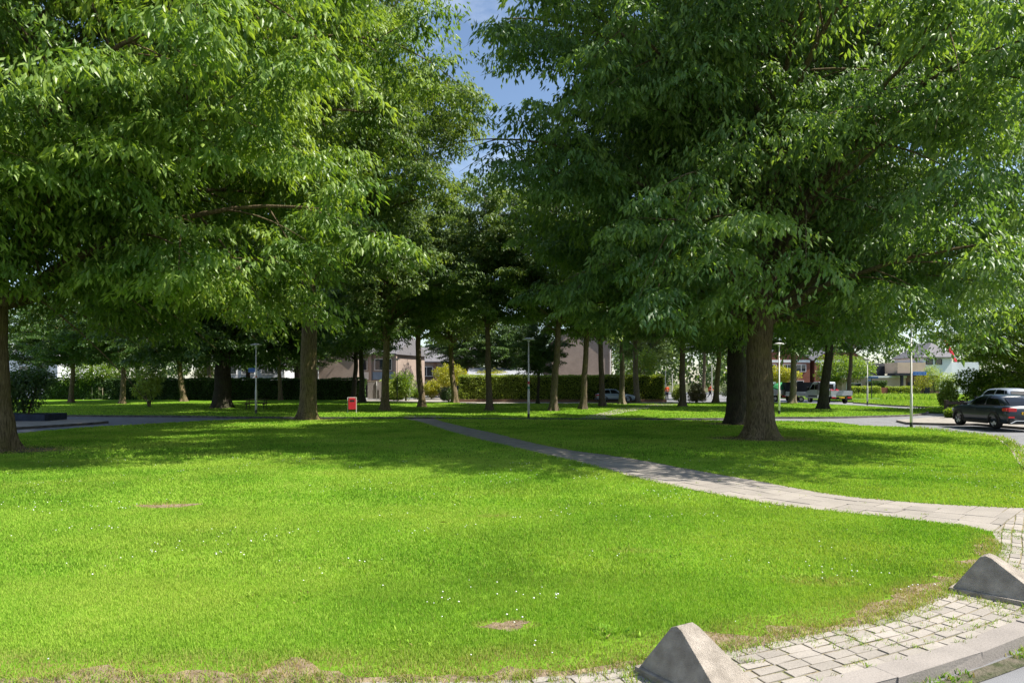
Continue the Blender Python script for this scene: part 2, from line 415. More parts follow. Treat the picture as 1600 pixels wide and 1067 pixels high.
PATH_L = [g(629,654.4), g(657.5,660), g(702.5,675), g(750,687.5), g(800,699), g(850,711), g(900,721.5), g(1000,749), g(1100,770), g(1225,792.5), g(1300,799), g(1400,810), g(1500,821), g(1550,832)]
PATH_R = [g(680,654.4), g(697,660), g(734,669), g(770,676), g(800,684), g(850,696), g(900,705), g(980,715), g(1100,737.5), g(1200,755), g(1300,774), g(1350,780), g(1450,787.5), g(1500,791), g(1600,794)]
LAWN_EDGE = [(-9.5,5.4),(-7,4.95),(-5,4.75),(-3.4,4.6),(-1.4,4.62),(-.6,4.63),(0,4.66),(.44,4.74),(.98,4.94),(1.63,5.18),(1.98,5.32),(2.55,5.56),(3.2,5.88),(3.83,6.32),(4.36,6.74),(4.9,7.2),(5.4,7.7),(5.85,8.3),(6.2,8.75)]
ROAD_L = [g(500,654.4), g(400,654.4), g(325,657), g(225,662.7), g(146,666.8), g(67,673.5), g(18,679), (-19.3,22.5), (-18.6,17), (-16.2,11.5), (-12.8,7.4)]
lawn_front = LAWN_EDGE + PATH_L[::-1] + ROAD_L
ROAD_R = [g(1590,722), g(1575,697), g(1554,684), g(1523,679), g(1482,674.8), g(1419,667.5), g(1344,664.6), g(1300,659.3), g(1200,657.4), g(1080,656.6), g(960,656), g(820,655.2)]
lawn_right = PATH_R + [(9.1,12.0), (10.4,13.8)] + ROAD_R
FAR_NEAR = [(-75,40.5), g(-200,647), g(74,648.3), g(270,649), g(381,651), g(520,651.6), g(631,651.8), g(740,653.2), g(908,653.4), g(1120,653.2), g(1200,651.2), g(1300,651.2), g(1344,650), g(1419,648), g(1440,646), g(1449,644), g(1446,641.5), g(1437,640.2), g(1381,636), g(1325,632.8), g(1295,631.6), g(1250,629.4)]
FAR_BACK = [g(1130,627.5), g(1061,630), g(960,630.2), g(850,630.2), g(740,630.4), g(690,628.5), g(640,627.5), (-18,76), (-19,84), (-80,84)]
lawn_far = FAR_NEAR + FAR_BACK
verge = [g(1335,628.4), g(1355,629.8), g(1392,632.6), g(1450,635.2), g(1478,636.4), (27.5,50), (30.5,43.5), (48,43.5), (75,60), (75,112), (36,112), (36,72)]

def slab(name, poly, m, z1=0.0, z0=-.13):
    mb = MB(); mb.prism(poly, z0, z1)
    return structure(mb.build(name, m))
slab('lawn', lawn_front, M['lawn'])
slab('lawn', lawn_right, M['lawn'])
slab('lawn', lawn_far, M['lawn'])
slab('lawn', verge, M['meadow'])
slab('pavement', [g(-300,676), g(15,668), g(90,663.5), g(150,659.6), g(165,658), g(150,656), g(74,654), g(-300,652)], M['pave_pale'], 0.0)
slab('pavement', [(19.9,34.4),(20.6,36.6),(24.2,39.6),(27,40.6),(27.6,27),(23.2,27),(22.9,33.6),(21.6,33.5)], M['pave_pale'], 0.01)
# the far street in front of the long hedge, and the garden ground behind the hedges
slab('pavement', [(-17.9,76.2),(-8,74.4),(-3.6,70.2),(-3.6,66.2),(15.4,66.2),(17,67.2),(17,73.4),(-6,73.4),(-7,80),(-3,150),(-9,150),(-13,84),(-18.8,84)], M['pave_pale'], -0.06)

def value_noise(P, s, seed):
    r = np.random.default_rng(seed); G = r.random((64,64))
    q = P/s; i = np.floor(q).astype(int); f = q-i; f = f*f*(3-2*f)
    a = G[i[:,0]%64, i[:,1]%64]; b = G[(i[:,0]+1)%64, i[:,1]%64]; c = G[i[:,0]%64, (i[:,1]+1)%64]; d = G[(i[:,0]+1)%64, (i[:,1]+1)%64]
    return (a*(1-f[:,0])+b*f[:,0])*(1-f[:,1])+(c*(1-f[:,0])+d*f[:,0])*f[:,1]

def resample(poly, n):
    P = np.array(poly, dtype=float)
    s = np.r_[0, np.cumsum(np.linalg.norm(np.diff(P, axis=0), axis=1))]
    t = np.linspace(0, s[-1], n)
    return np.c_[np.interp(t, s, P[:,0]), np.interp(t, s, P[:,1])], s[-1]

def smooth_line(poly, n, it=3):
    P, L = resample(poly, n)
    for _ in range(it):
        P[1:-1] = .25*P[:-2] + .5*P[1:-1] + .25*P[2:]
    return P, L

def paving(name, A, B, rows, step, z, m, gap=.012, jit=.004, stag=True, thick=.06, seed=1, tone=(.35,.75)):
    """stones between two edge lines A and B (arrays of equal length), one mesh"""
    r = np.random.default_rng(seed)
    A = np.array(A); B = np.array(B)
    mid = (A+B)/2
    s = np.r_[0, np.cumsum(np.linalg.norm(np.diff(mid, axis=0), axis=1))]
    L = s[-1]
    def pt(t, u):
        a = np.array([np.interp(t, s, A[:,0]), np.interp(t, s, A[:,1])]); b = np.array([np.interp(t, s, B[:,0]), np.interp(t, s, B[:,1])])
        return a + (b-a)*u, np.linalg.norm(b-a)
    V = []; Fc = []; T = []
    for k in range(rows):
        t = -step*(.5 if (stag and k % 2) else 0) - r.random()*.02
        while t < L:
            t0, t1 = max(t, 0), min(t+step, L)
            t += step*(1+ r.normal()*.02)
            if t1 - t0 < .05: continue
            w = pt((t0+t1)/2, .5)[1]
            gu = gap/w/2
            c = [pt(t0+gap/2, k/rows+gu)[0], pt(t1-gap/2, k/rows+gu)[0], pt(t1-gap/2, (k+1)/rows-gu)[0], pt(t0+gap/2, (k+1)/rows-gu)[0]]
            zz = z + r.normal()*jit
            tilt = r.normal(size=4)*jit*.35
            cc = sum(c)/4
            b0 = len(V)
            for i in range(4):
                q = c[i] + r.normal(size=2)*gap*.25
                V.append((*q, z-thick))
            for i in range(4):
                q = c[i] + r.normal(size=2)*gap*.25
                V.append((*(q), zz-.0025+tilt[i]))
            for i in range(4):
                q = c[i] + (cc-c[i])*min(.12, .006/np.linalg.norm(cc-c[i]))
                V.append((*q, zz+tilt[i]))
            tn = r.uniform(*tone); T += [tn]*12
            for i in range(4):
                j = (i+1) % 4
                Fc.append((b0+i, b0+j, b0+4+j, b0+4+i)); Fc.append((b0+4+i, b0+4+j, b0+8+j, b0+8+i))
            Fc.append((b0+8, b0+9, b0+10, b0+11))
    me = np_mesh(name, V, Fc, {'tone': T})
    bm = bmesh.new(); bm.from_mesh(me); bmesh.ops.recalc_face_normals(bm, faces=bm.faces); bm.to_mesh(me); bm.free()
    return structure(link(name, me, m))

# diagonal slab path
NL = 60
pl, _ = smooth_line(PATH_L, NL, 2); pr, _ = smooth_line(PATH_R, NL, 2)
paving('path', pl, pr, 4, .40, .012, M['tile'], gap=.014, jit=.003, stag=False, seed=3, tone=(.38,.66))
mb = MB(); mb.add([(x,y,-.006) for x,y in pl] + [(x,y,-.006) for x,y in pr], [(i, i+1, NL+i+1, NL+i) for i in range(NL-1)])
structure(mb.build('path_bed', M['joint']))
# second path across the far lawn, and the crossing piece where the first one meets the road
for poly in ([g(905,653.2), g(911,650.6), g(935.6,646), g(975,636.5), g(1012.5,632), g(1040.6,629), g(1066,629), g(1061,631), g(1020,636.5), g(984,643), g(945,649.6), g(950,653.2)],
             [g(631,651.6), g(634,649.8), g(686,649.8), g(692,651.9)]):
    slab('path', poly, M['pave_pale'], .006, -.05)

# brick apron between kerb and lawn
KERB_BACK = [(-9,4.1),(-5,3.75),(-2,3.62),(0,3.85),(1.2,4.24),(1.92,4.55),(2.79,4.94),(3.6,5.35),(4.33,5.80),(5.05,6.35),(5.75,7.05),(6.45,7.9),(7.1,8.8),(7.9,9.8),(8.7,10.9)]
kb, kL = smooth_line(KERB_BACK, 120, 6)
def offset(P, d):
    T = np.gradient(P, axis=0); T /= np.linalg.norm(T, axis=1)[:,None]
    return P + np.c_[-T[:,1], T[:,0]]*d
kin = offset(kb, .86)
paving('pavement', kb, kin, 8, .235, -.012, M['brickpave'], gap=.016, jit=.0018, seed=5, tone=(.30,.70))
mb = MB(); N = len(kb)
inn = offset(kb, 1.6)
mb.add([(x,y,-.021) for x,y in kb] + [(x,y,-.021) for x,y in inn], [(i, i+1, N+i+1, N+i) for i in range(N-1)])
structure(mb.build('pavement_bed', M['joint']))
# where the apron widens into the foot of the path
ea = np.array([(6.05,8.45),(6.5,9.0),(7.2,9.7),(8.1,10.6)]); eb = np.array([(6.9,8.6),(7.3,9.1),(7.9,9.85),(8.7,10.9)])
# near kerb stones
kout = offset(kb, -.21)
paving('kerb', kout, kb, 1, .98, .004, M['kerbstone'], gap=.014, jit=.003, stag=False, thick=.16, seed=9, tone=(.42,.66))
# gutter strip with weeds, a hand below the kerb
g0 = offset(kb, -.225); g1 = offset(kb, -.36)
mb = MB(); mb.add([(x,y,-.094) for x,y in g0] + [(x,y,-.094) for x,y in g1], [(i, i+1, N+i+1, N+i) for i in range(N-1)])
structure(mb.build('gutter', M['gutter']))

def kerb_run(poly, m, n=80, w=.12, top=.006, side=1, bottom=-.13):
    P, L = smooth_line(poly, n, 2)
    Q = offset(P, w*side)
    V = [(x,y,bottom) for x,y in P]+[(x,y,top) for x,y in P]+[(x,y,top) for x,y in Q]+[(x,y,bottom) for x,y in Q]
    Fc = []
    for i in range(n-1):
        for a in range(3):
            Fc.append((a*n+i, a*n+i+1, (a+1)*n+i+1, (a+1)*n+i))
    mb = MB(); mb.add(V, Fc)
    return structure(mb.build('kerb', m))
kerb_run(FAR_NEAR[:20], M['kerb_dark'], 160, .14, .012, -1)
kerb_run(ROAD_L, M['pave_pale'], 80, .10, .004, -1)
kerb_run([(8.55,11.0),(9.35,11.8),(10.6,13.5)]+ROAD_R[:6], M['pave_pale'], 80, .45, .002, -1)
kerb_run(ROAD_R[5:], M['pave_pale'], 80, .10, .004, -1)
kerb_run(verge[:6], M['kerb_dark'], 60, .14, .008, -1)
kerb_run([g(-300,676), g(15,668), g(90,663.5), g(150,659.6), g(165,658)], M['kerb_dark'], 40, .14, .008, -1)
kerb_run([(19.9,34.4),(21.6,33.5),(22.9,33.6),(23.2,27)], M['kerb_dark'], 40, .12, .014, -1)

def blob(cx, cy, rx, ry, n=28, seed=0, amp=.28):
    r = random.Random(seed); ph = [r.random()*6.28 for _ in range(4)]
    out = []
    for i in range(n):
        a = 2*math.pi*i/n
        k = 1 + amp*(math.sin(2*a+ph[0])*.5+math.sin(3*a+ph[1])*.4+math.sin(5*a+ph[2])*.35+math.sin(9*a+ph[3])*.2+r.uniform(-.22,.22))
        out.append((cx+rx*k*math.cos(a), cy+ry*k*math.sin(a)))
    return out
DRY = [(-.05,5.62,.22,.10,1.0),(-5.6,11.1,.42,.22,.9),(-3.3,4.82,.85,.08,.7),(3.14,6.84,.32,.16,.45),(-15.1,20.2,1.5,1.1,.8),(8.9,24.4,1.5,1.0,.9),(-11.2,37.3,1.3,1.0,.7),(2.3,5.75,.35,.12,.5),(5.2,7.6,.35,.14,.6),(11,33.1,1.4,1.0,.8),(-2.2,4.72,1.3,.09,.7),(.6,4.9,.9,.08,.7),(-.3,10.2,.25,.1,.35),(1.5,8.1,.3,.12,.3)]
for i, (x, y, rx, ry, s) in enumerate(DRY):
    if s < .75: continue
    mb = MB(); p = blob(x, y, rx*.9, ry*.9, 72, i, .5)
    mb.add([(a, b, .004) for a, b in p], [tuple(range(72))])
    structure(mb.build('soil', M['soil']))
# bare soil lip along the lawn edge
le, _ = smooth_line(LAWN_EDGE, 120, 2)
lr_ = np.random.default_rng(4)
le2, _ = smooth_line(LAWN_EDGE, 260, 2)
nw = value_noise(le2+7, .42, 61)*.65+value_noise(le2+9, .13, 62)*.35
lo_ = np.array([le2[i]+(offset(le2, 1.0)[i]-le2[i])*(.01+.34*max(nw[i]-.32,0)/.5) for i in range(260)])
lw = offset(le2, -.07)
mb = MB(); mb.add([(x,y,.0045) for x,y in lo_]+[(x,y,.0042) for x,y in le2+offset(le2,-.004)*0]+[(x,y,-.03) for x,y in lw],
    [(i, i+1, 261+i, 260+i) for i in range(259)]+[(260+i, 261+i, 521+i, 520+i) for i in range(259)])
structure(mb.build('soil', M['soil']))

# ------------------------------------------------------------------ grass blades (nobody could count them)
def inside(P, poly):
    poly = np.array(poly); x, y = P[:,0], P[:,1]
    res = np.zeros(len(P), bool); j = len(poly)-1
    for i in range(len(poly)):
        xi, yi = poly[i]; xj, yj = poly[j]
        if yi != yj:
            c = ((yi > y) != (yj > y)) & (x < (xj-xi)*(y-yi)/(yj-yi)+xi)
            res ^= c
        j = i
    return res

def blades(P, h, w, tone, dry, seed, lean=.45):
    r = np.random.default_rng(seed); n = len(P)
    az = r.random(n)*2*math.pi; ln = h*lean*(.3+r.random(n))
    fa = r.random(n)*2*math.pi
    wx, wy = np.cos(fa)*w/2, np.sin(fa)*w/2
    V = np.zeros((n,5,3), np.float32)
    V[:,0,:2] = P - np.c_[wx,wy]; V[:,1,:2] = P + np.c_[wx,wy]
    m_ = P + np.c_[np.cos(az)*ln*.35, np.sin(az)*ln*.35]
    V[:,2,:2] = m_ - np.c_[wx,wy]*.75; V[:,3,:2] = m_ + np.c_[wx,wy]*.75
    V[:,2,2] = V[:,3,2] = h*.6
    V[:,4,:2] = P + np.c_[np.cos(az)*ln, np.sin(az)*ln]; V[:,4,2] = h
    V[:,0,2] = V[:,1,2] = -.004
    base = np.arange(n)[:,None]*5
    T = np.concatenate([base+np.array([[0,1,3]]), base+np.array([[0,3,2]]), base+np.array([[2,3,4]])])
    return V.reshape(-1,3), T, np.repeat(tone,5), np.repeat(dry,5)

def dryness(P):
    d = np.zeros(len(P))
    for (x,y,rx,ry,s) in DRY:
        q = ((P[:,0]-x)/rx)**2 + ((P[:,1]-y)/ry)**2
        d = np.maximum(d, s*np.clip(1.5-q*.75, 0, 1))
    return d

def sow(polys, y0, y1, dens, h, w, seed):
    r = np.random.default_rng(seed)
    x0, x1 = -y1*.88-1, y1*.88+1
    n = int((x1-x0)*(y1-y0)*dens)
    P = np.c_[r.uniform(x0,x1,n), r.uniform(y0,y1,n)]
    P = P[np.abs(P[:,0]) < P[:,1]*.86+1.2]
    k = np.zeros(len(P), bool)
    for q in polys: k |= inside(P, q)
    P = P[k]
    clump = .55*value_noise(P, .35, seed+1)+.45*value_noise(P, .11, seed+2)
    big = value_noise(P, 2.1, 11)*.6+value_noise(P, .7, 12)*.4
    P = P[(r.random(len(P)) < .45+.75*clump)]
    clump = .55*value_noise(P, .35, seed+1)+.45*value_noise(P, .11, seed+2)
    big = value_noise(P, 2.1, 11)*.6+value_noise(P, .7, 12)*.4
    dr = dryness(P)
    edge = np.clip(1-(P[:,1]-np.interp(P[:,0], le[:,0], le[:,1]))/.55, 0, 1)*(P[:,0] < 6.2)*1.25
    edge = np.clip(edge*(.35+1.1*value_noise(P, .45, 31)), 0, 1)
    dr = np.maximum(dr, edge*.85)
    keep = r.random(len(P)) > dr*.78
    P, clump, big, dr, edge = P[keep], clump[keep], big[keep], dr[keep], edge[keep]
    n = len(P)
    hh = h*(.40+.6*clump+.45*(1-big)+.35*r.random(n))*(1-dr*.4)
    tn = np.clip(-.02+.75*big+.2*clump+r.normal(size=n)*.17, 0, 1)
    dd = np.clip(dr*(.5+.9*r.random(n)) + (r.random(n) < .05)*.5, 0, 1)
    return blades(P, hh, w*(.7+.6*r.random(n)), tn, dd, seed+5)

front = [lawn_front, lawn_right]
parts = [sow(front, 4.4, 7.0, 12500, .029, .0050, 100), sow(front, 7.0, 11.0, 4600, .033, .009, 110), sow(front, 11, 18, 1700, .038, .015, 120),
         sow(front, 18, 30, 480, .045, .026, 130), sow(front, 30, 41, 180, .045, .04, 140), sow([lawn_far], 38, 70, 60, .045, .05, 150), sow([verge], 43, 80, 45, .10, .07, 160)]
def merge_blades(name, parts, m):
    off = 0; Vs, Ts, A, B = [], [], [], []
    for V, T, a, b in parts:
        Vs.append(V); Ts.append(T+off); A.append(a); B.append(b); off += len(V)
    me = np_mesh(name, np.concatenate(Vs), np.concatenate(Ts), {'tone': np.concatenate(A), 'dry': np.concatenate(B)})
    return link(name, me, m)
tag(merge_blades('grass', parts, M['blade']), 'short mown lawn grass in the sun on both sides of the slab path', 'grass', kind='stuff')

# weeds in joints, along the kerb gutter and the lawn edge
def tufts(C, n_each, h, spread, seed, w=.006, drymix=.3):
    r = np.random.default_rng(seed)
    C = np.repeat(np.asarray(C), n_each, axis=0)
    P = C[:,:2] + r.normal(size=(len(C),2))*spread
    hh = h*(.4+r.random(len(C)))
    V, T, a, b = blades(P, hh, w*(.7+.6*r.random(len(C))), np.clip(.3+r.normal(size=len(C))*.25,0,1), np.clip((r.random(len(C))<drymix)*r.random(len(C)),0,1), seed+1, lean=1.1)
    V = V.reshape(-1,5,3); V[:,:,2] += C[:,2][:,None]
    return V.reshape(-1,3), T, a, b
r_ = np.random.default_rng(21)
cs = []
for k in range(1500):                      # in the brick joints
    i = r_.integers(20, 112); u = r_.choice(np.arange(1,8))/8
    p = kb[i]+(kin[i]-kb[i])*u + r_.normal(size=2)*.015*np.array([3,.4])
    if value_noise(p[None,:],   .5, 33)[0] > .42: cs.append((*p, -.02))
for k in range(90):
    i = r_.integers(20, 118); p = kb[i]+r_.normal(size=2)*.01; cs.append((*p, -.01))
j1 = tufts(cs, 9, .032, .020, 41, .005, .45)
cs = []
for k in range(800):
    i = r_.integers(15, 118); p = g0[i]+(g1[i]-g0[i])*r_.random()**1.3
    if value_noise(p[None,:], .5, 34)[0] > .38: cs.append((*p, -.095))
j2 = tufts(cs, 9, .035, .03, 43, .010, .25)
cs = []
for k in range(1500):                     # ragged lawn edge
    i = r_.integers(0, 119); p = le[i]+r_.normal(size=2)*np.array([.05,.05]); cs.append((*p, -.01))
j3 = tufts(cs, 9, .05, .035, 45, .0055, .75)
cs = []
for line, sd in ((pl, 1), (pr, 2)):
    P2, L2 = resample(line, 900)
    for p in P2:
        if p[1] < 40 and r_.random() < .85: cs.append((p[0]+r_.normal()*.03, p[1]+r_.normal()*.03, 0))
j4 = tufts(cs, 6, .05, .04, 47, .012, .2)
cs = []
for k in range(140):                      # a few between the slabs
    i = r_.integers(10, NL-1); u = r_.choice([0.33,.66,.03,.97]); p = pl[i]+(pr[i]-pl[i])*u; cs.append((*p, .0))
j5 = tufts(cs, 7, .03, .02, 49, .008, .4)
P2, L2 = resample([(9.1,12.0),(10.4,13.8)]+ROAD_R[:6], 300)
j6 = tufts([(p[0]+r_.normal()*.1+.15, p[1]+r_.normal()*.1-.1, 0) for p in P2], 7, .10, .07, 51, .02, .3)
cs = []
for (x, y, sp, k) in ((3.05,6.9,.22,26),(3.35,6.75,.12,12),(.75,5.45,.10,14),(-2.2,6.3,.35,16),(1.9,7.9,.5,18),(-4.6,8.3,.6,20),(4.6,8.2,.3,14),(-.9,5.2,.25,12)):
    for q in range(k): cs.append((x+r_.normal()*sp, y+r_.normal()*sp*.5, .0))
j7 = tufts(cs, 7, .035, .03, 53, .022, .1)
cs = []
for (bx, by) in ((1.20,4.60),(4.58,6.49)):
    for q in range(70):
        a = r_.random()*6.28; cs.append((bx+math.cos(a)*(.34+.06*r_.random())-.03, by+math.sin(a)*.40, -.01))
j8 = tufts(cs, 6, .05, .025, 55, .0055, .5)
tag(merge_blades('weeds', [j1, j2, j3, j4, j5, j6, j7, j8], M['blade']), 'weedy grass tufts in the paving joints, gutter and lawn edges', 'weeds', kind='stuff')

# white clover heads
r_ = np.random.default_rng(77)
n = 7000
P = np.c_[r_.uniform(-14,14,n), 4.8+13*r_.random(n)**1.4]
P = P[(inside(P, lawn_front)|inside(P, lawn_right)) & (value_noise(P, .9, 55)*.6+value_noise(P, .3, 56)*.4 > .62)]
mb = MB()
for x, y in P[:700]:
    s = .0045+r_.random()*.005; z = .045+r_.random()*.03
    mb.lathe([(.0005,z-.6*s),(s*.8,z-.3*s),(s,z+.1*s),(s*.6,z+.6*s),(.0005,z+.8*s)], 6, (x,y,0))
tag(mb.build('clover_flowers', M['flower_white'], smooth=True), 'tiny white clover heads dotted over the sunny lawn', 'flowers', kind='stuff')
# two fallen brown leaves
for (px, py, lb) in ((692,822,'curled brown fallen leaf lying on the sunny lawn in the middle of the picture'),):
    x, y = g(px, py)
    mb = MB(); mb.add([(x-.05,y,.06),(x,y-.03,.075),(x+.06,y,.065),(x,y+.03,.05),(x,y,.055)], [(0,1,4),(1,2,4),(2,3,4),(3,0,4)])
    tag(mb.build('fallen_leaf', M['dead_leaf']), lb, 'leaf')

# ------------------------------------------------------------------ foliage generators
def leaf_geo(P, D, W, L, Wd, tone, fine=True):
    n = len(P)
    Nn = np.cross(D, W)
    droop = np.zeros((n,3)); droop[:,2] = -1
    if fine:
        V = np.zeros((n,5,3), np.float32)
        V[:,0] = P
        V[:,1] = P + D*(L*.42)[:,None] + W*(Wd*.5)[:,None] + Nn*(Wd*.16)[:,None]
        V[:,2] = P + D*(L*.48)[:,None]
        V[:,3] = P + D*(L*.42)[:,None] - W*(Wd*.5)[:,None] + Nn*(Wd*.16)[:,None]
        V[:,4] = P + D*L[:,None]*.96 + droop*(L*.16)[:,None]
        b = np.arange(n)[:,None]*5
        T = np.concatenate([b+np.array([[0,2,1]]), b+np.array([[1,2,4]]), b+np.array([[0,3,2]]), b+np.array([[2,3,4]])])
        return V.reshape(-1,3), T, np.repeat(tone,5)
    V = np.zeros((n,4,3), np.float32)
    V[:,0] = P; V[:,1] = P + D*(L*.45)[:,None] + W*(Wd*.5)[:,None]
    V[:,2] = P + D*L[:,None] + droop*(L*.12)[:,None]; V[:,3] = P + D*(L*.45)[:,None] - W*(Wd*.5)[:,None]
    b = np.arange(n)[:,None]*4
    T = np.concatenate([b+np.array([[0,3,1]]), b+np.array([[1,3,2]])])
    return V.reshape(-1,3), T, np.repeat(tone,4)

def unit(v): return v/np.maximum(np.linalg.norm(v, axis=-1, keepdims=True), 1e-9)

def tubes_np(paths, sides):
    """list of (pts(n,3), radii(n)) -> verts, quads"""
    Vs, Fs, off = [], [], 0
    for pts, rad in paths:
        pts = np.asarray(pts, float); n = len(pts)
        d = unit(np.gradient(pts, axis=0))
        ref = np.array([1.0,0,0]) if abs(d[0][0]) < .8 else np.array([0,1.0,0])
        V = np.zeros((n, sides, 3))
        a = np.arange(sides)*2*math.pi/sides
        for i in range(n):
            ref = ref - d[i]*ref.dot(d[i]); ref /= np.linalg.norm(ref)
            q = np.cross(d[i], ref)
            V[i] = pts[i] + (np.outer(np.cos(a), ref)+np.outer(np.sin(a), q))*rad[i]
        Vs.append(V.reshape(-1,3))
        i, k = np.meshgrid(np.arange(n-1), np.arange(sides), indexing='ij')
        A = off+i*sides+k; B = off+i*sides+(k+1)%sides
        Fs.append(np.stack([A, B, B+sides, A+sides], -1).reshape(-1,4))
        off += n*sides
    return np.concatenate(Vs), np.concatenate(Fs)

def trunk_tube(path, rad, r, sides=28, flare=.9, lobes=5):
    pts = np.asarray(path); n = len(pts)
    a = np.arange(sides)*2*math.pi/sides
    ph = r.random(6)*6.28
    V = np.zeros((n, sides, 3))
    for i in range(n):
        z = pts[i,2]-pts[0,2]
        fl = math.exp(-max(z,0)/.38)
        k = 1 + flare*fl*(.75+.5*np.sin(lobes*a+ph[0])+.22*np.sin((lobes+4)*a+ph[1])) + .035*np.sin(3*a+ph[2]+z*.35)+.02*np.sin(7*a+ph[3]-z*.5)
        V[i,:,0] = pts[i,0]+np.cos(a)*rad[i]*k; V[i,:,1] = pts[i,1]+np.sin(a)*rad[i]*k; V[i,:,2] = pts[i,2]
    i, k = np.meshgrid(np.arange(n-1), np.arange(sides), indexing='ij')
    A = i*sides+k; B = i*sides+(k+1)%sides
    return V.reshape(-1,3), np.stack([A,B,B+sides,A+sides],-1).reshape(-1,4)

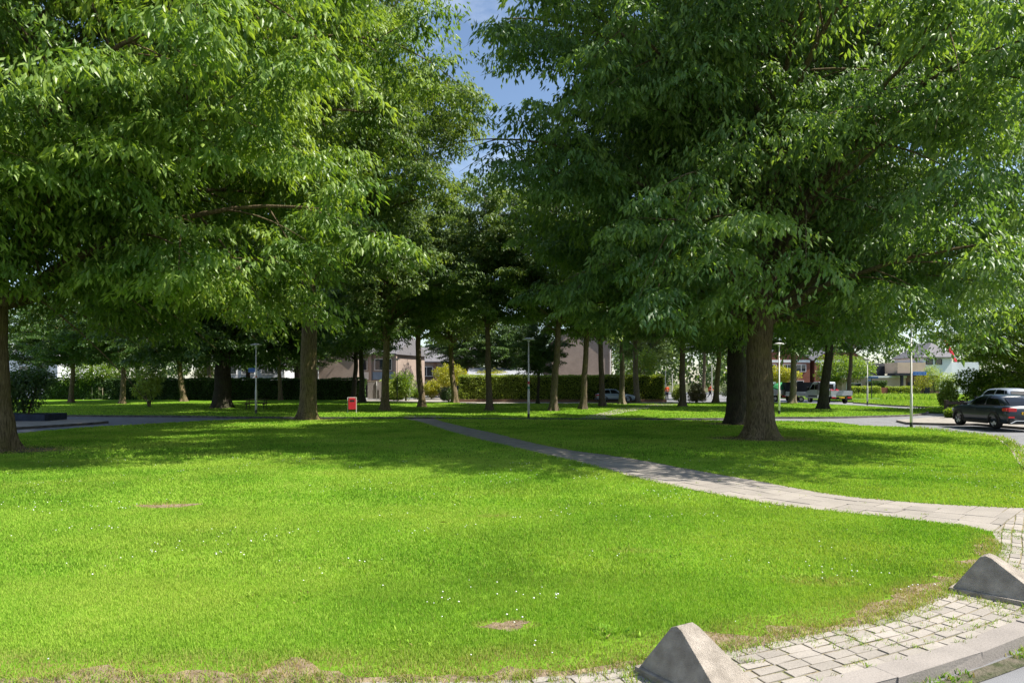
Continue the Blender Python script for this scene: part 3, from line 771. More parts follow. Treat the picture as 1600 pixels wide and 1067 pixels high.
def tree_meshes(name, seed, H=18, z0=4, RR=6, tr=.3, n_limb=24, sec_gap=.55, twig_gap=.22, leaf=.2, wr=.32, per=9, fine=True, bend=(0,0), shape=.38, low=.6, flare=.9, droop=.9, keep=None, trunk_lean=(0,0), limb_side=None, upright=0.0, gaps=.30, gap_scale=3.4, bias=(0.0, 0.0), cut=None):
    r = np.random.default_rng(seed)
    # trunk
    nz_ = 40
    zz = np.concatenate([np.linspace(-.12, 1.2, 14), np.linspace(1.4, H*.93, nz_-14)])
    wob = np.cumsum(r.normal(size=(nz_,2))*.035, axis=0); wob -= wob[0]
    u = zz/H
    px = bend[0]*np.sin(np.clip(u,0,1)*math.pi*1.3)+trunk_lean[0]*np.clip(zz,0,None)+wob[:,0]*np.clip(zz/3,0,1)
    py = bend[1]*np.sin(np.clip(u,0,1)*math.pi*1.3)+trunk_lean[1]*np.clip(zz,0,None)+wob[:,1]*np.clip(zz/3,0,1)
    tp = np.c_[px,py,zz]
    rad = tr*(np.clip(1-u,0.02,1)**.75)*(1.0+.0*u)
    tv, tf = trunk_tube(tp, rad, r, flare=flare)
    def trunk_at(z): return np.array([np.interp(z,zz,px), np.interp(z,zz,py), z]), np.interp(z,zz,rad)
    def env(z):
        q = (z-z0)/(H-z0)
        if q < shape: return RR*(low+(1-low)*math.sin(max(q,0)/shape*math.pi/2))
        return RR*math.sqrt(max(1-((q-shape)/(1.0-shape))**2, .0))*.97+.25
    paths_big, paths_small = [], []
    SP = []
    def spray(c, d, la, lb, dens):
        """a domed spray of hanging leaves round point c, long axis d"""
        e1 = np.array([d[0], d[1], 0.0]); hn = np.linalg.norm(e1)
        e1 = e1/hn if hn > .05 else np.array([1.0,0,0]); e2 = np.array([-e1[1], e1[0], 0])
        slope = max(min(d[2]/max(hn,.25), .9), -.6)
        if c[2] < z0-1.0 or (cut is not None and cut(c)): return
        k = max(8, int(per*dens*la*lb*math.pi))
        rr = np.sqrt(r.random(k)); th = r.random(k)*6.2832
        lump = 1+.22*np.sin(3*th+r.random()*6.28)+.16*np.sin(5*th+r.random()*6.28)
        a_, b_ = rr*np.cos(th)*lump, rr*np.sin(th)*lump
        z = slope*a_*la*.75 - droop*.42*(la+lb)*.5*rr**2.2 + r.uniform(-.26,.05,k)*(.30+.45*lb) + .10*np.sin(a_*5+c[0]*3)*np.cos(b_*5+c[1]*3)*lb
        p = c + np.outer(a_*la, e1) + np.outer(b_*lb, e2) + np.c_[np.zeros(k), np.zeros(k), z]
        dn_ = np.zeros((k,3)); dn_[:,2] = -1
        rad_ = np.outer(a_, e1)+np.outer(b_, e2)
        rn = r.normal(size=(k,3)); rn[:,2] *= .6
        D = unit(rad_*.6 + dn_*(droop*(.35+.65*rr))[:,None] + rn*.60)
        t0 = r.random()
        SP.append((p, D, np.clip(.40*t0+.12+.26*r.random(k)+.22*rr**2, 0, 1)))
    az = r.random()*6.28
    for i in range(n_limb):
        q = (i+.5)/n_limb
        zt = z0+(H-z0)*(q**1.0)*.97                 # height its end lives at
        az += 2.399+r.normal()*.35
        L = env(zt)*r.uniform(.82,1.1)*(1+bias[1]*math.cos(az-bias[0]))
        if limb_side is not None: pass
        rise = (.30+.95*q)*L*.72 + .8
        zs = max(zt-rise*(1-.35*q), z0*.8+.2*r.random()*2)
        if zs > H*.9: zs = H*.9
        p0, r0 = trunk_at(zs)
        dirh = np.array([math.cos(az), math.sin(az), 0])
        t = np.linspace(0,1,12)
        side = np.array([-dirh[1], dirh[0], 0])*r.normal()*.12*L
        zc = (zt-zs)
        arc = zc*(1.9*t-.9*t**2) if zc > 0 else zc*t
        sag = -droop*.22*(t**3)*L*.35*(1-q*.6)
        P = p0 + np.outer(t*L, dirh) + np.outer(t**2, side) + np.c_[np.zeros(12), np.zeros(12), arc+sag]
        P += np.cumsum(r.normal(size=(12,3))*.05, axis=0)*t[:,None]
        rr = min(r0*.42, .0125*L+.022)*(1-t*.86)
        paths_big.append((P, rr))
        # secondaries
        s = .10
        while s < 1.0:
            f = s*11; i0 = min(int(f),10); p = P[i0]+(P[i0+1]-P[i0])*(f-i0); tg = unit(P[i0+1]-P[i0])
            sl_ = (.42*L*(1-.62*s)+.55)*r.uniform(.7,1.2)
            sd = np.array([-tg[1], tg[0], 0]); sd = sd/max(np.linalg.norm(sd),1e-6)
            ro = r.random()*6.28; sd = sd*math.cos(ro)+np.cross(tg, sd)*math.sin(ro)*.8
            ang = r.uniform(.4,1.2)
            d0 = unit(tg*math.cos(ang)+sd*math.sin(ang)+np.array([0,0,r.uniform(-.25,.55)+upright]))
            m_ = 6; tt = np.linspace(0,1,m_)
            Q = p + np.outer(tt*sl_, d0) + np.c_[np.zeros(m_), np.zeros(m_), -droop*.24*sl_*tt**2]
            paths_small.append((Q, (.007+.008*sl_)*(1-tt*.85)))
            for fq, sz in ((4.4, .38), (2.6, .30)):
                i_ = int(fq); c_ = Q[i_]+(Q[i_+1]-Q[i_])*(fq-i_)+r.normal(size=3)*np.array([.2,.2,.06])*(.3+.3*sl_)
                spray(c_, unit(d0+r.normal(size=3)*.35), (sl_*sz+.22)*r.uniform(.75,1.2), (sl_*sz*.72+.2)*r.uniform(.75,1.2), .35+.75*min(s*1.25,1))
            s += sec_gap/L*r.uniform(.7,1.3)
        # the limb's own end
        spray(P[-1]-.3*unit(P[-1]-P[-3]), unit(P[-1]-P[-3]), .85, .6, 1.0)
    base = np.concatenate([x[0] for x in SP]); ld = np.concatenate([x[1] for x in SP]); tone = np.concatenate([x[2] for x in SP])
    n = len(base)
    W = np.cross(ld, np.array([0,0,1.0])+r.normal(size=(n,3))*.32); W = unit(W)
    ll = leaf*r.uniform(.6,1.2,n)
    if gaps:
        q = base.reshape(-1,3)*(2*math.pi/gap_scale); ph = r.random(9)*6.28
        nn = (np.sin(q[:,0]+1.3*np.sin(q[:,2]*.7+ph[0])+ph[1])+np.sin(q[:,1]*1.1+1.2*np.sin(q[:,0]*.6+ph[2])+ph[3])+1.3*np.sin(q[:,2]*1.6+1.1*np.sin(q[:,1]*.8+ph[4])+ph[5]))/3.3
        kk = nn > -gaps + r.normal(size=len(nn))*.12
        base, ld, W, ll, tone = base[kk], ld[kk], W[kk], ll[kk], tone[kk]
    if keep is not None:
        kk = keep(base); base, ld, W, ll, tone = base[kk], ld[kk], W[kk], ll[kk], tone[kk]
    V, T, A = leaf_geo(base, ld, W, ll, ll*wr, tone, fine)
    crown = np_mesh(name+'_crown', V, T, {'tone': A})
    bv, bf = tubes_np(paths_big, 9)
    sv, sf = tubes_np(paths_small, 4)
    Vt = np.concatenate([tv, bv, sv]); Ft = np.concatenate([tf, bf+len(tv), sf+len(tv)+len(bv)])
    trunk = np_mesh(name+'_trunk', Vt, Ft, smooth=True)
    print('TREE', name, len(base), 'leaves')
    return trunk, crown

def add_tree(name, pos, meshes, bark, leafm, label, group=None, rz=0.0, cat='tree'):
    t = empty(name, (pos[0], pos[1], 0), rz, label, cat, group)
    link('trunk', meshes[0], bark, t); link('crown', meshes[1], leafm, t)
    return t

# ------------------------------------------------------------------ the big near trees
GT = 'tall park trees on the lawns'
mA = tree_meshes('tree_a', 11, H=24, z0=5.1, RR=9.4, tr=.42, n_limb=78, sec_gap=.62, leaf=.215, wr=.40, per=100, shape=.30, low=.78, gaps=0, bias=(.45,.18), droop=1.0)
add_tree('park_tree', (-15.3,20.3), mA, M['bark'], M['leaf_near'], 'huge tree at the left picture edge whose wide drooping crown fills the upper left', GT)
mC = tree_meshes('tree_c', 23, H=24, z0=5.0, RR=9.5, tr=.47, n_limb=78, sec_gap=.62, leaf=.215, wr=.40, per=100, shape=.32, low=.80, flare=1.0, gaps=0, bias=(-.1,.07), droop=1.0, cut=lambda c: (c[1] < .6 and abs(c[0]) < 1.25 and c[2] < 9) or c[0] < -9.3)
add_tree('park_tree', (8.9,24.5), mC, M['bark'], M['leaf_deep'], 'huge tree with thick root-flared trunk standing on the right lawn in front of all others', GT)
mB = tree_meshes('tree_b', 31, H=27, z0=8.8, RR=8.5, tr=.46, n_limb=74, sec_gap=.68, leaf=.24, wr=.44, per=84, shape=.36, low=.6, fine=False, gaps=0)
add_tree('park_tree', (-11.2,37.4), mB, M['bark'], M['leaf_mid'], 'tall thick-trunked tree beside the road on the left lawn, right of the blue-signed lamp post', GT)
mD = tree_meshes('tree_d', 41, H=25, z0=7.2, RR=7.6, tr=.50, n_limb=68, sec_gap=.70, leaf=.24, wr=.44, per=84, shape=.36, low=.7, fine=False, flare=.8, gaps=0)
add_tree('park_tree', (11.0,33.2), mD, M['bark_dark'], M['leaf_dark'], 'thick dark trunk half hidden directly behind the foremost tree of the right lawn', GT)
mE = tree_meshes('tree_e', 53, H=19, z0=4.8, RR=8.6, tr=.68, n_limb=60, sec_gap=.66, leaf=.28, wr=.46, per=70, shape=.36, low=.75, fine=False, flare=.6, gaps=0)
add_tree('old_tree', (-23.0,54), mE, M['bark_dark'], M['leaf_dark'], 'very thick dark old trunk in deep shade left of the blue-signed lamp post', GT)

# ------------------------------------------------------------------ mid-distance trees: three kinds of crown, copied
p1 = tree_meshes('tree_m', 61, H=17.8, z0=6.6, RR=4.9, tr=.27, n_limb=46, sec_gap=.55, leaf=.26, wr=.48, per=72, fine=False, bend=(.25,0), gaps=0)
p2 = tree_meshes('tree_n', 67, H=18.5, z0=7.4, RR=5.0, tr=.28, n_limb=46, sec_gap=.55, leaf=.26, wr=.48, per=72, fine=False, bend=(-.3,.1), gaps=0)
p3 = tree_meshes('tree_o', 71, H=16.2, z0=5.8, RR=5.0, tr=.30, n_limb=44, sec_gap=.55, leaf=.26, wr=.48, per=72, fine=False, bend=(.35,.1), gaps=0)
protos = {}
def mid_tree(kind, px, py, width, label, hs=1.0, bark='bark', leafm='leaf_mid', lean=(0,0), rz=None, rs=None, name='park_tree', group=GT):
    x, y = g(px, py)
    d = y
    base = {'p1': (p1, .27), 'p2': (p2, .28), 'p3': (p3, .30)}[kind]
    key = (kind, bark, leafm)
    if key not in protos:
        me0, me1 = base[0]
        if any(k[0] == kind for k in protos): me0, me1 = me0.copy(), me1.copy(); me0.materials.clear(); me1.materials.clear()
        t = add_tree(name, (x,y), (me0, me1), M[bark], M[leafm], label, group)
        protos[key] = t
    else:
        t = copy_tree(protos[key]); t.name = name; t['label'] = label; t['group'] = group
    s = (width/2)/base[1]
    s = s if rs is None else rs
    t.location = (x, y, 0)
    t.scale = (s, s, hs)
    if rz is None: rz = (px*7.31) % 6.28
    t.rotation_euler = (lean[0], lean[1], rz)
    return t
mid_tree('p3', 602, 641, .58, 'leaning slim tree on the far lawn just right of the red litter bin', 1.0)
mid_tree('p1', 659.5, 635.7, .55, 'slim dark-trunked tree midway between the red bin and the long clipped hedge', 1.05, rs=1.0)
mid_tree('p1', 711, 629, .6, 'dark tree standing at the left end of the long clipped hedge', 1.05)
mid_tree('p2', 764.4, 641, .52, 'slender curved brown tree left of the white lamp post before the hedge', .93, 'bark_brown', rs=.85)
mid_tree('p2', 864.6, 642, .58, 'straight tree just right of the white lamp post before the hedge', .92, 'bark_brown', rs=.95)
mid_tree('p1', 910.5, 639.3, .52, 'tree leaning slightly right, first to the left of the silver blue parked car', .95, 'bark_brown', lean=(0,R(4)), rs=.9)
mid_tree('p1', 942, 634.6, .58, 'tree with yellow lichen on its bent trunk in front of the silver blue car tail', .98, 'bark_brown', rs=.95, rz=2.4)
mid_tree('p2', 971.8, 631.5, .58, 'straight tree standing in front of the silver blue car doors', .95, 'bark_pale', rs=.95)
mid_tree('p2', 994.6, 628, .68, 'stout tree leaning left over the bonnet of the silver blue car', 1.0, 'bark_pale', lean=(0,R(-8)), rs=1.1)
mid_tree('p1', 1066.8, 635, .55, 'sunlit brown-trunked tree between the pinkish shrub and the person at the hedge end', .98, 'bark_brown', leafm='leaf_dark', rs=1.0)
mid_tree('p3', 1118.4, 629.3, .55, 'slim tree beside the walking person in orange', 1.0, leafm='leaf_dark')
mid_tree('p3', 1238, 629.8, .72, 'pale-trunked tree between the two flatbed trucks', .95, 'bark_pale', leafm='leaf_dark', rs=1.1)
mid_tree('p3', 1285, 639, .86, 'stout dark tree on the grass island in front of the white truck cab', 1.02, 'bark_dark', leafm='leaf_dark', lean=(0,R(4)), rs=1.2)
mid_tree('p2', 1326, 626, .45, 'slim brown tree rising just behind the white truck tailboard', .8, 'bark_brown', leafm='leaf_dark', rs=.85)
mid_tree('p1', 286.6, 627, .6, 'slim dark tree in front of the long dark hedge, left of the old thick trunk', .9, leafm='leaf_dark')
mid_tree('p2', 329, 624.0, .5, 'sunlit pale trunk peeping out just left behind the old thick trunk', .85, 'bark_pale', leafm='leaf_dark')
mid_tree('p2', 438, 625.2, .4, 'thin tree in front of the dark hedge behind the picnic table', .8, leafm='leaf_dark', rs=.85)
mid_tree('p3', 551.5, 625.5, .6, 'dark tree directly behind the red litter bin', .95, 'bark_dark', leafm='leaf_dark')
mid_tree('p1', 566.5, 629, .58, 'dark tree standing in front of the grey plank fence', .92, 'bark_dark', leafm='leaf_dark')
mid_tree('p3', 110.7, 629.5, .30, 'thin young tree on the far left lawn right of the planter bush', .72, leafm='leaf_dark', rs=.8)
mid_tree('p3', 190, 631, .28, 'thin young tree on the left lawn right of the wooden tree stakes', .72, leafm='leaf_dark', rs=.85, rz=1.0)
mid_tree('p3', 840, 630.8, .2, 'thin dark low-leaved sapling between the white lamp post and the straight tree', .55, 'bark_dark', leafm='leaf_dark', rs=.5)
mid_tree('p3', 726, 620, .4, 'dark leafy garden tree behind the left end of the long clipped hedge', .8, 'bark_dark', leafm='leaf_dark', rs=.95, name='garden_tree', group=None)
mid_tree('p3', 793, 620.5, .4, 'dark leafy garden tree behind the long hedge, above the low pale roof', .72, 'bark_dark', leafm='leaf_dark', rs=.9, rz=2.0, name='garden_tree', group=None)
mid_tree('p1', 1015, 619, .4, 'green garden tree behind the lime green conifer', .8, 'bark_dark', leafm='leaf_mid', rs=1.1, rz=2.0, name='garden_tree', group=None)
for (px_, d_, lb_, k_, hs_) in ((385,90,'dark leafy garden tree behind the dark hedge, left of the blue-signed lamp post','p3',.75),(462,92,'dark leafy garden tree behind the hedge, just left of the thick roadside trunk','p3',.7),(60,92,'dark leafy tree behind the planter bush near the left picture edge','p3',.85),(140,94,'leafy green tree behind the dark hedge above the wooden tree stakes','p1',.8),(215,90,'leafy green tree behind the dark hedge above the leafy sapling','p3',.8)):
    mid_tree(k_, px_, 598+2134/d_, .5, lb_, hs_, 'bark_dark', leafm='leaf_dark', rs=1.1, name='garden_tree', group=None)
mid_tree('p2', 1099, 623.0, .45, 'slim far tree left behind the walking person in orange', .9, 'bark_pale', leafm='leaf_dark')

# ------------------------------------------------------------------ shrubs, hedges
def cloud(n, lobes, r, surface=.6):
    """points in/near the surface of several ellipsoid lobes -> pos, outward normal"""
    w = np.array([l[3]*l[4]*l[5] for l in lobes])**.67; w /= w.sum()
    idx = r.choice(len(lobes), n, p=w)
    d = unit(r.normal(size=(n,3)))
    rad = surface+(1-surface)*r.random(n)**.5
    L = np.array(lobes)[idx]
    P = L[:,:3]+d*L[:,3:6]*(rad*(1+.12*np.sin(d[:,0]*9+idx)*np.cos(d[:,2]*7)))[:,None]
    return P, d

def bush(name, pos, w, dpt, h, n, leafm, leaf, label, seed, cat='shrub', lobes=7, stem=True, group=None, wr=.5, z0=.0, flowers=None, droop=.4, fine=False):
    r = np.random.default_rng(seed)
    t = empty(name, (*pos, 0), 0, label, cat, group)
    lb = [(0,0,z0+(h-z0)*.5,w*.36,dpt*.36,(h-z0)*.46)]
    for i in range(lobes):
        a = r.random()*6.28; rr = r.uniform(.18,.34); zz = z0+(h-z0)*r.uniform(.22,.80)
        s = r.uniform(.18,.3)
        lb.append((math.cos(a)*w*rr, math.sin(a)*dpt*rr, zz, w*s, dpt*s, (h-z0)*s*.8))
    P, d = cloud(n, lb, r, .45)
    k = P[:,2] > .03; P, d = P[k], d[k]; n = len(P)
    ld = unit(d*.6+r.normal(size=(n,3))*.6+np.array([0,0,-droop]))
    W = unit(np.cross(ld, np.array([0,0,1.0])+r.normal(size=(n,3))*.6))
    ll = leaf*r.uniform(.6,1.25,n)
    V, T, A = leaf_geo(P, ld, W, ll, ll*wr, np.clip(r.normal(.45,.22,n),0,1), fine)
    link('foliage', np_mesh(name+'_foliage', V, T, {'tone': A}), leafm, t)
    mb = MB()
    for i in range(5 if stem else 1):
        a = r.random()*6.28; e = r.uniform(.1,.28) if stem else 0
        mb.tube([(0.04*math.cos(a),.04*math.sin(a),-.05),(w*e*.5*math.cos(a),dpt*e*.5*math.sin(a),h*.35),(w*e*math.cos(a),dpt*e*math.sin(a),h*.72)], [.03*h**.5,.022*h**.5,.008], 6)
    mb.build('stem', M['bark_brown'], t)
    if flowers:
        mb = MB()
        for i in range(flowers):
            j = r.integers(len(P)); p = P[j]+d[j]*.05
            if d[j][2] < -.3: continue
            mb.lathe([(.001,-.04),(.05,-.01),(.045,.03),(.001,.05)], 6, tuple(p))
        mb.build('blossom', M['flower_pink'], t)
    return t

def hedge(name, a, b, depth, h, leafm, leaf, dens, label, seed, core=(.02,.035,.012), uneven=.08, group=None, z0=.0):
    r = np.random.default_rng(seed)
    a, b = np.array(a), np.array(b); L = np.linalg.norm(b-a); u = (b-a)/L
    ang = math.atan2(u[1], u[0])
    t = empty(name, (a[0], a[1], 0), ang, label, 'hedge', group)
    # faces: front (y=0), back (y=depth), top, ends; local x along
    areas = np.array([L*h, L*h*.5, L*depth, depth*h, depth*h]); n = int(areas.sum()*dens)
    k = r.choice(5, n, p=areas/areas.sum())
    P = np.zeros((n,3)); N = np.zeros((n,3)); q = r.random((n,2))
    for f in range(5):
        s = k == f
        if f == 0: P[s] = np.c_[q[s,0]*L, np.zeros(s.sum()), q[s,1]*h]; N[s] = (0,-1,0)
        if f == 1: P[s] = np.c_[q[s,0]*L, np.full(s.sum(),depth), q[s,1]*h]; N[s] = (0,1,0)
        if f == 2: P[s] = np.c_[q[s,0]*L, q[s,1]*depth, np.full(s.sum(),h)]; N[s] = (0,0,1)
        if f == 3: P[s] = np.c_[np.zeros(s.sum()), q[s,0]*depth, q[s,1]*h]; N[s] = (-1,0,0)
        if f == 4: P[s] = np.c_[np.full(s.sum(),L), q[s,0]*depth, q[s,1]*h]; N[s] = (1,0,0)
    bumpy = (value_noise(P[:,[0,2]]+P[:,[1,1]]*.7+50, .9, seed)-.5)*2*uneven + (value_noise(P[:,[0,2]]+P[:,[1,1]]+80, .33, seed+1)-.5)*uneven
    P = P + N*(bumpy + r.normal(size=n)*.035)[:,None]
    P[:,2] = np.maximum(P[:,2], .03)
    ld = unit(N*.6+r.normal(size=(n,3))*.65+np.array([0,0,.15]))
    W = unit(np.cross(ld, r.normal(size=(n,3))))
    ll = leaf*r.uniform(.6,1.2,n)
    V, T, A = leaf_geo(P, ld, W, ll, ll*.55, np.clip(r.normal(.42,.2,n)+bumpy*.8,0,1), False)
    link('foliage', np_mesh(name+'_foliage', V, T, {'tone': A}), leafm, t)
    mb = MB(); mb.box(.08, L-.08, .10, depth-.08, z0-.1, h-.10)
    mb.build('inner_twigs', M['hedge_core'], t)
    return t
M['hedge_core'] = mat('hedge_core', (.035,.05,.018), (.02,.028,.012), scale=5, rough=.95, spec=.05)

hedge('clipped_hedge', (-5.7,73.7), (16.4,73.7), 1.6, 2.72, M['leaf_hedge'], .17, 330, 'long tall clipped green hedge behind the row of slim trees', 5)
hedge('clipped_hedge', (-56,81.5), (-17.6,80.0), 1.6, 2.42, M['leaf_dark'], .19, 190, 'long dark shaded hedge along the back of the left lawn', 6, uneven=.14)
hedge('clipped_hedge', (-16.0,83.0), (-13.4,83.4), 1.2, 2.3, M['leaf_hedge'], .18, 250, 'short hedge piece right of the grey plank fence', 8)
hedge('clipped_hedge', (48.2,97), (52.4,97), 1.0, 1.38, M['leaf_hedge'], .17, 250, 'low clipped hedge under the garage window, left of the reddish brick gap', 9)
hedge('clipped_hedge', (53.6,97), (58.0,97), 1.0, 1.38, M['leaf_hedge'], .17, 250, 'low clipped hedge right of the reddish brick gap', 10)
hedge('clipped_hedge', (53.0,101.2), (55.6,101.2), .8, 2.2, M['leaf_dark'], .17, 220, 'small dark block hedge against the beige garage wall', 12)
mb = MB(); mb.box(-5.7,16.6,73.25,73.55,-.1,.22)
tag(mb.build('garden_wall', M['brick_brown'], bevel=.01), 'low brown brick garden edging wall at the foot of the long clipped hedge', 'wall')

# planter at left with its bush
x0, y0 = g(-60,657.8); x1, y1 = g(72,657.6)
pt_ = empty('planter', ((x0+x1)/2, y0+.9, 0), 0, 'low dark timber planter wall on the left pavement', 'planter')
w2 = (x1-x0)/2
mb = MB(); mb.box(-w2,w2,-.9,-.78,-.05,.36); mb.box(-w2,w2,.78,.9,-.05,.36); mb.box(-w2,-w2+.12,-.777,.777,-.05,.36); mb.box(w2-.12,w2,-.777,.777,-.05,.36)
mb.build('side_board', M['planter'], pt_, bevel=.012)
mb = MB(); mb.box(-w2+.13,w2-.13,-.77,.77,-.05,.28); mb.build('soil_fill', M['soil'], pt_)
bush('planter_bush', (-26.0,36.5), 3.3, 1.9, 2.95, 7000, M['leaf_dark'], .16, 'large dark green bush growing in the dark planter at left', 14, z0=.3, lobes=10)

SH = 'garden shrubs'
bush('garden_shrub', g(634,625.5), 3.2, 2.2, 3.6, 5000, M['leaf_bright'], .20, 'tall fresh green garden shrub right of the thin dark pole', 15)
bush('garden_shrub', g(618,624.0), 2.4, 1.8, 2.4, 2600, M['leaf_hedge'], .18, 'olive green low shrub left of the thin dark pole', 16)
bush('garden_shrub', g(628,623.6), 1.8, 1.2, 1.7, 2000, M['leaf_grey'], .14, 'grey-green feathery shrub beside the white garden post', 17)
bush('garden_shrub', g(674,622.6), 3.0, 2.2, 2.5, 3600, M['leaf_yellow'], .18, 'golden yellow shrub in the garden right of the dark slim trunk', 18)
bush('garden_shrub', g(689,622.4), 3.6, 2.4, 2.9, 3600, M['leaf_red'], .18, 'orange-brown leaved shrub right of the golden yellow one', 19)
bush('garden_shrub', g(652,623.0), 2.2, 1.8, 1.6, 2000, M['leaf_bright'], .16, 'small yellow-green shrub just left of the dark slim trunk', 20)
bush('garden_shrub', g(701,627.3), 2.0, 1.8, 1.7, 3000, M['leaf_dark'], .14, 'rounded dark green bush at the left end of the long hedge', 22)
bush('golden_tree', (-7.6,84), 4.0, 3.5, 4.7, 5000, M['leaf_yellow'], .20, 'golden yellow leaved small tree above the left end of the long hedge', 23, cat='tree', z0=1.2)
bush('golden_tree', (-2.6,90), 5.0, 3.0, 4.0, 4500, M['leaf_yellow'], .20, 'row of yellow-green foliage peeping over the long hedge before the low roof', 24, cat='tree', z0=1.0)
bush('conifer', (16.0,84), 4.0, 3.6, 6.4, 9000, M['leaf_bright'], .20, 'lime green pointed conifer rising above the long hedge', 25, cat='tree', z0=.6, lobes=12)
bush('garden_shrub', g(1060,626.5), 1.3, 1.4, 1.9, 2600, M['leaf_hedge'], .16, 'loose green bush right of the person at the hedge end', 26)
bush('garden_shrub', g(1087,629), 2.2, 1.8, 2.15, 4500, M['leaf_red'], .14, 'pinkish brown flowering shrub between the two people in orange', 27)
bush('garden_shrub', g(1138,622.5), 2.2, 2.0, 2.0, 2800, M['leaf_grey'], .16, 'grey-green shrub behind the thick dark trunk of the right lawn', 28)
bush('garden_shrub', g(1022,589+36.5), 1.2, 1.0, .0+1.0, 900, M['leaf_bright'], .12, 'small light shrub at the right foot of the long hedge', 29)
bush('maple_tree', (50.5,103.5), 9.0, 6.0, 6.6, 9000, M['leaf_bright'], .28, 'broad yellow-green tree behind the lamp post with the slanting blue sign', 30, cat='tree', z0=1.3, lobes=12)
bush('garden_shrub', (57,112), 6.5, 4.0, 6.2, 4500, M['leaf_grey'], .22, 'pale whitish green tree above the beige garage', 44, cat='tree', z0=1.5, lobes=9)
bush('garden_tree', (43.2,110), 6.5, 4.0, 5.0, 5500, M['leaf_yellow'], .25, 'yellow-green tree behind the flatbed truck with the green sheet', 31, cat='tree', z0=1.2, lobes=9)
bush('young_tree', g(1441,620.5), 2.8, 2.4, 3.6, 1500, M['leaf_yellow'], .16, 'sparse yellowish young tree in front of the brown brick porch', 32, cat='tree', z0=.9)
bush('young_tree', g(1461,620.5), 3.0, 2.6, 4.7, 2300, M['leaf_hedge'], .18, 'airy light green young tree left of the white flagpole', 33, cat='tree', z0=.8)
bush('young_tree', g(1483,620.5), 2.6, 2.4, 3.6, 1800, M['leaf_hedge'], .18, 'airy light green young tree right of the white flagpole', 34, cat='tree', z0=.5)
bush('roadside_bush', (33.2,48.5), 3.2, 2.6, 3.0, 6000, M['leaf_bright'], .20, 'sunny light green bush behind the dark wooden rail by the dark car', 35)
bush('roadside_bush', (31.6,49.5), 1.7, 1.6, 2.3, 3600, M['leaf_hedge'], .18, 'darker green bush left of the sunny light green bush by the rail', 36)
bush('roadside_bush', (37.5,49.5), 4.2, 3.0, 3.4, 6500, M['leaf_bright'], .2, 'yellow-green bush behind the silver car roof', 37)
bush('roadside_bush', (25.2,38.9), 1.0, .7, .6, 1500, M['leaf_bright'], .16, 'low bright weed clump at the foot of the dark wooden rail', 38)
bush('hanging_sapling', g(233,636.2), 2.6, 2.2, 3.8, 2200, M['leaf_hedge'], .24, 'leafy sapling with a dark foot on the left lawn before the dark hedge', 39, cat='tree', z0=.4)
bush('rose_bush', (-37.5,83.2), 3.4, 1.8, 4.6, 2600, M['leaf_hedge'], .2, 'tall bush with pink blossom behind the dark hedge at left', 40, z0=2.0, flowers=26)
bush('light_shrub', (-50.5,82), 9, 3, 4.8, 6500, M['leaf_bright'], .25, 'light green garden shrubbery at the left end of the dark hedge', 42, z0=.2, lobes=10)
bush('light_shrub', (-57,74), 5, 3, 3.4, 3500, M['leaf_hedge'], .22, 'green shrub behind the planter bush beside the far left lawn', 43, lobes=9)
# pinkish standard rose on the left
# layered tree at the right edge
mR = tree_meshes('tree_r', 83, H=12.5, z0=2.4, RR=6.2, tr=.28, n_limb=40, sec_gap=.52, leaf=.21, wr=.40, per=95, fine=False, droop=.5, shape=.4, low=.7, gaps=0)
add_tree('layered_tree', (37.0,46.5), mR, M['bark_dark'], M['leaf_bright'], 'layered bright green tree at the right picture edge behind the parked cars', None)

# wild grass strip in front of the modern house
r_ = np.random.default_rng(91)
P = np.c_[r_.uniform(45,66,5200), r_.uniform(78,96,5200)]
P = P[(value_noise(P, 2.5, 92) > .35)]
wg = blades(P, .35+.35*r_.random(len(P)), np.full(len(P), .12), np.clip(r_.normal(.5,.2,len(P)),0,1), np.clip(r_.normal(.05,.12,len(P)),0,1), 93, .5)
tag(merge_blades('tall_grass', [wg], M['blade']), 'strip of tall unmown grass in front of the modern white house', 'grass', kind='stuff')

# far wood behind the houses
def wood(name, x0, x1, y0, y1, h, n, seed, label):
    r = np.random.default_rng(seed); lb = []
    x = x0
    while x < x1:
        s = r.uniform(3.2,5.5); hh = h*r.uniform(.75,1.12)
        lb.append((x, r.uniform(y0,y1), hh*.55, s, s, hh*.45)); x += s*1.1
    P, d = cloud(n, lb, r, .6); m_ = len(P)
    ld = unit(d*.5+r.normal(size=(m_,3))*.6+np.array([0,0,-.3])); W = unit(np.cross(ld, r.normal(size=(m_,3))))
    ll = .75*r.uniform(.6,1.2,m_)
    V, T, A = leaf_geo(P, ld, W, ll, ll*.6, np.clip(r.normal(.4,.22,m_),0,1), False)
    o = link(name, np_mesh(name, V, T, {'tone': A}), M['leaf_mid'])
    return tag(o, label, 'wood', kind='stuff')
wood('far_wood', -125, -22, 118, 136, 17, 26000, 95, 'wooded background behind the houses on the left')
wood('far_wood', -26, 14, 128, 144, 13, 12000, 98, 'wooded background behind the terraces in the middle')
wood('far_wood', 14, 46, 126, 142, 14, 12000, 96, 'wooded background right of the tall brick gable')
wood('far_wood', 62, 140, 128, 150, 15, 18000, 97, 'wooded background behind the modern white house')

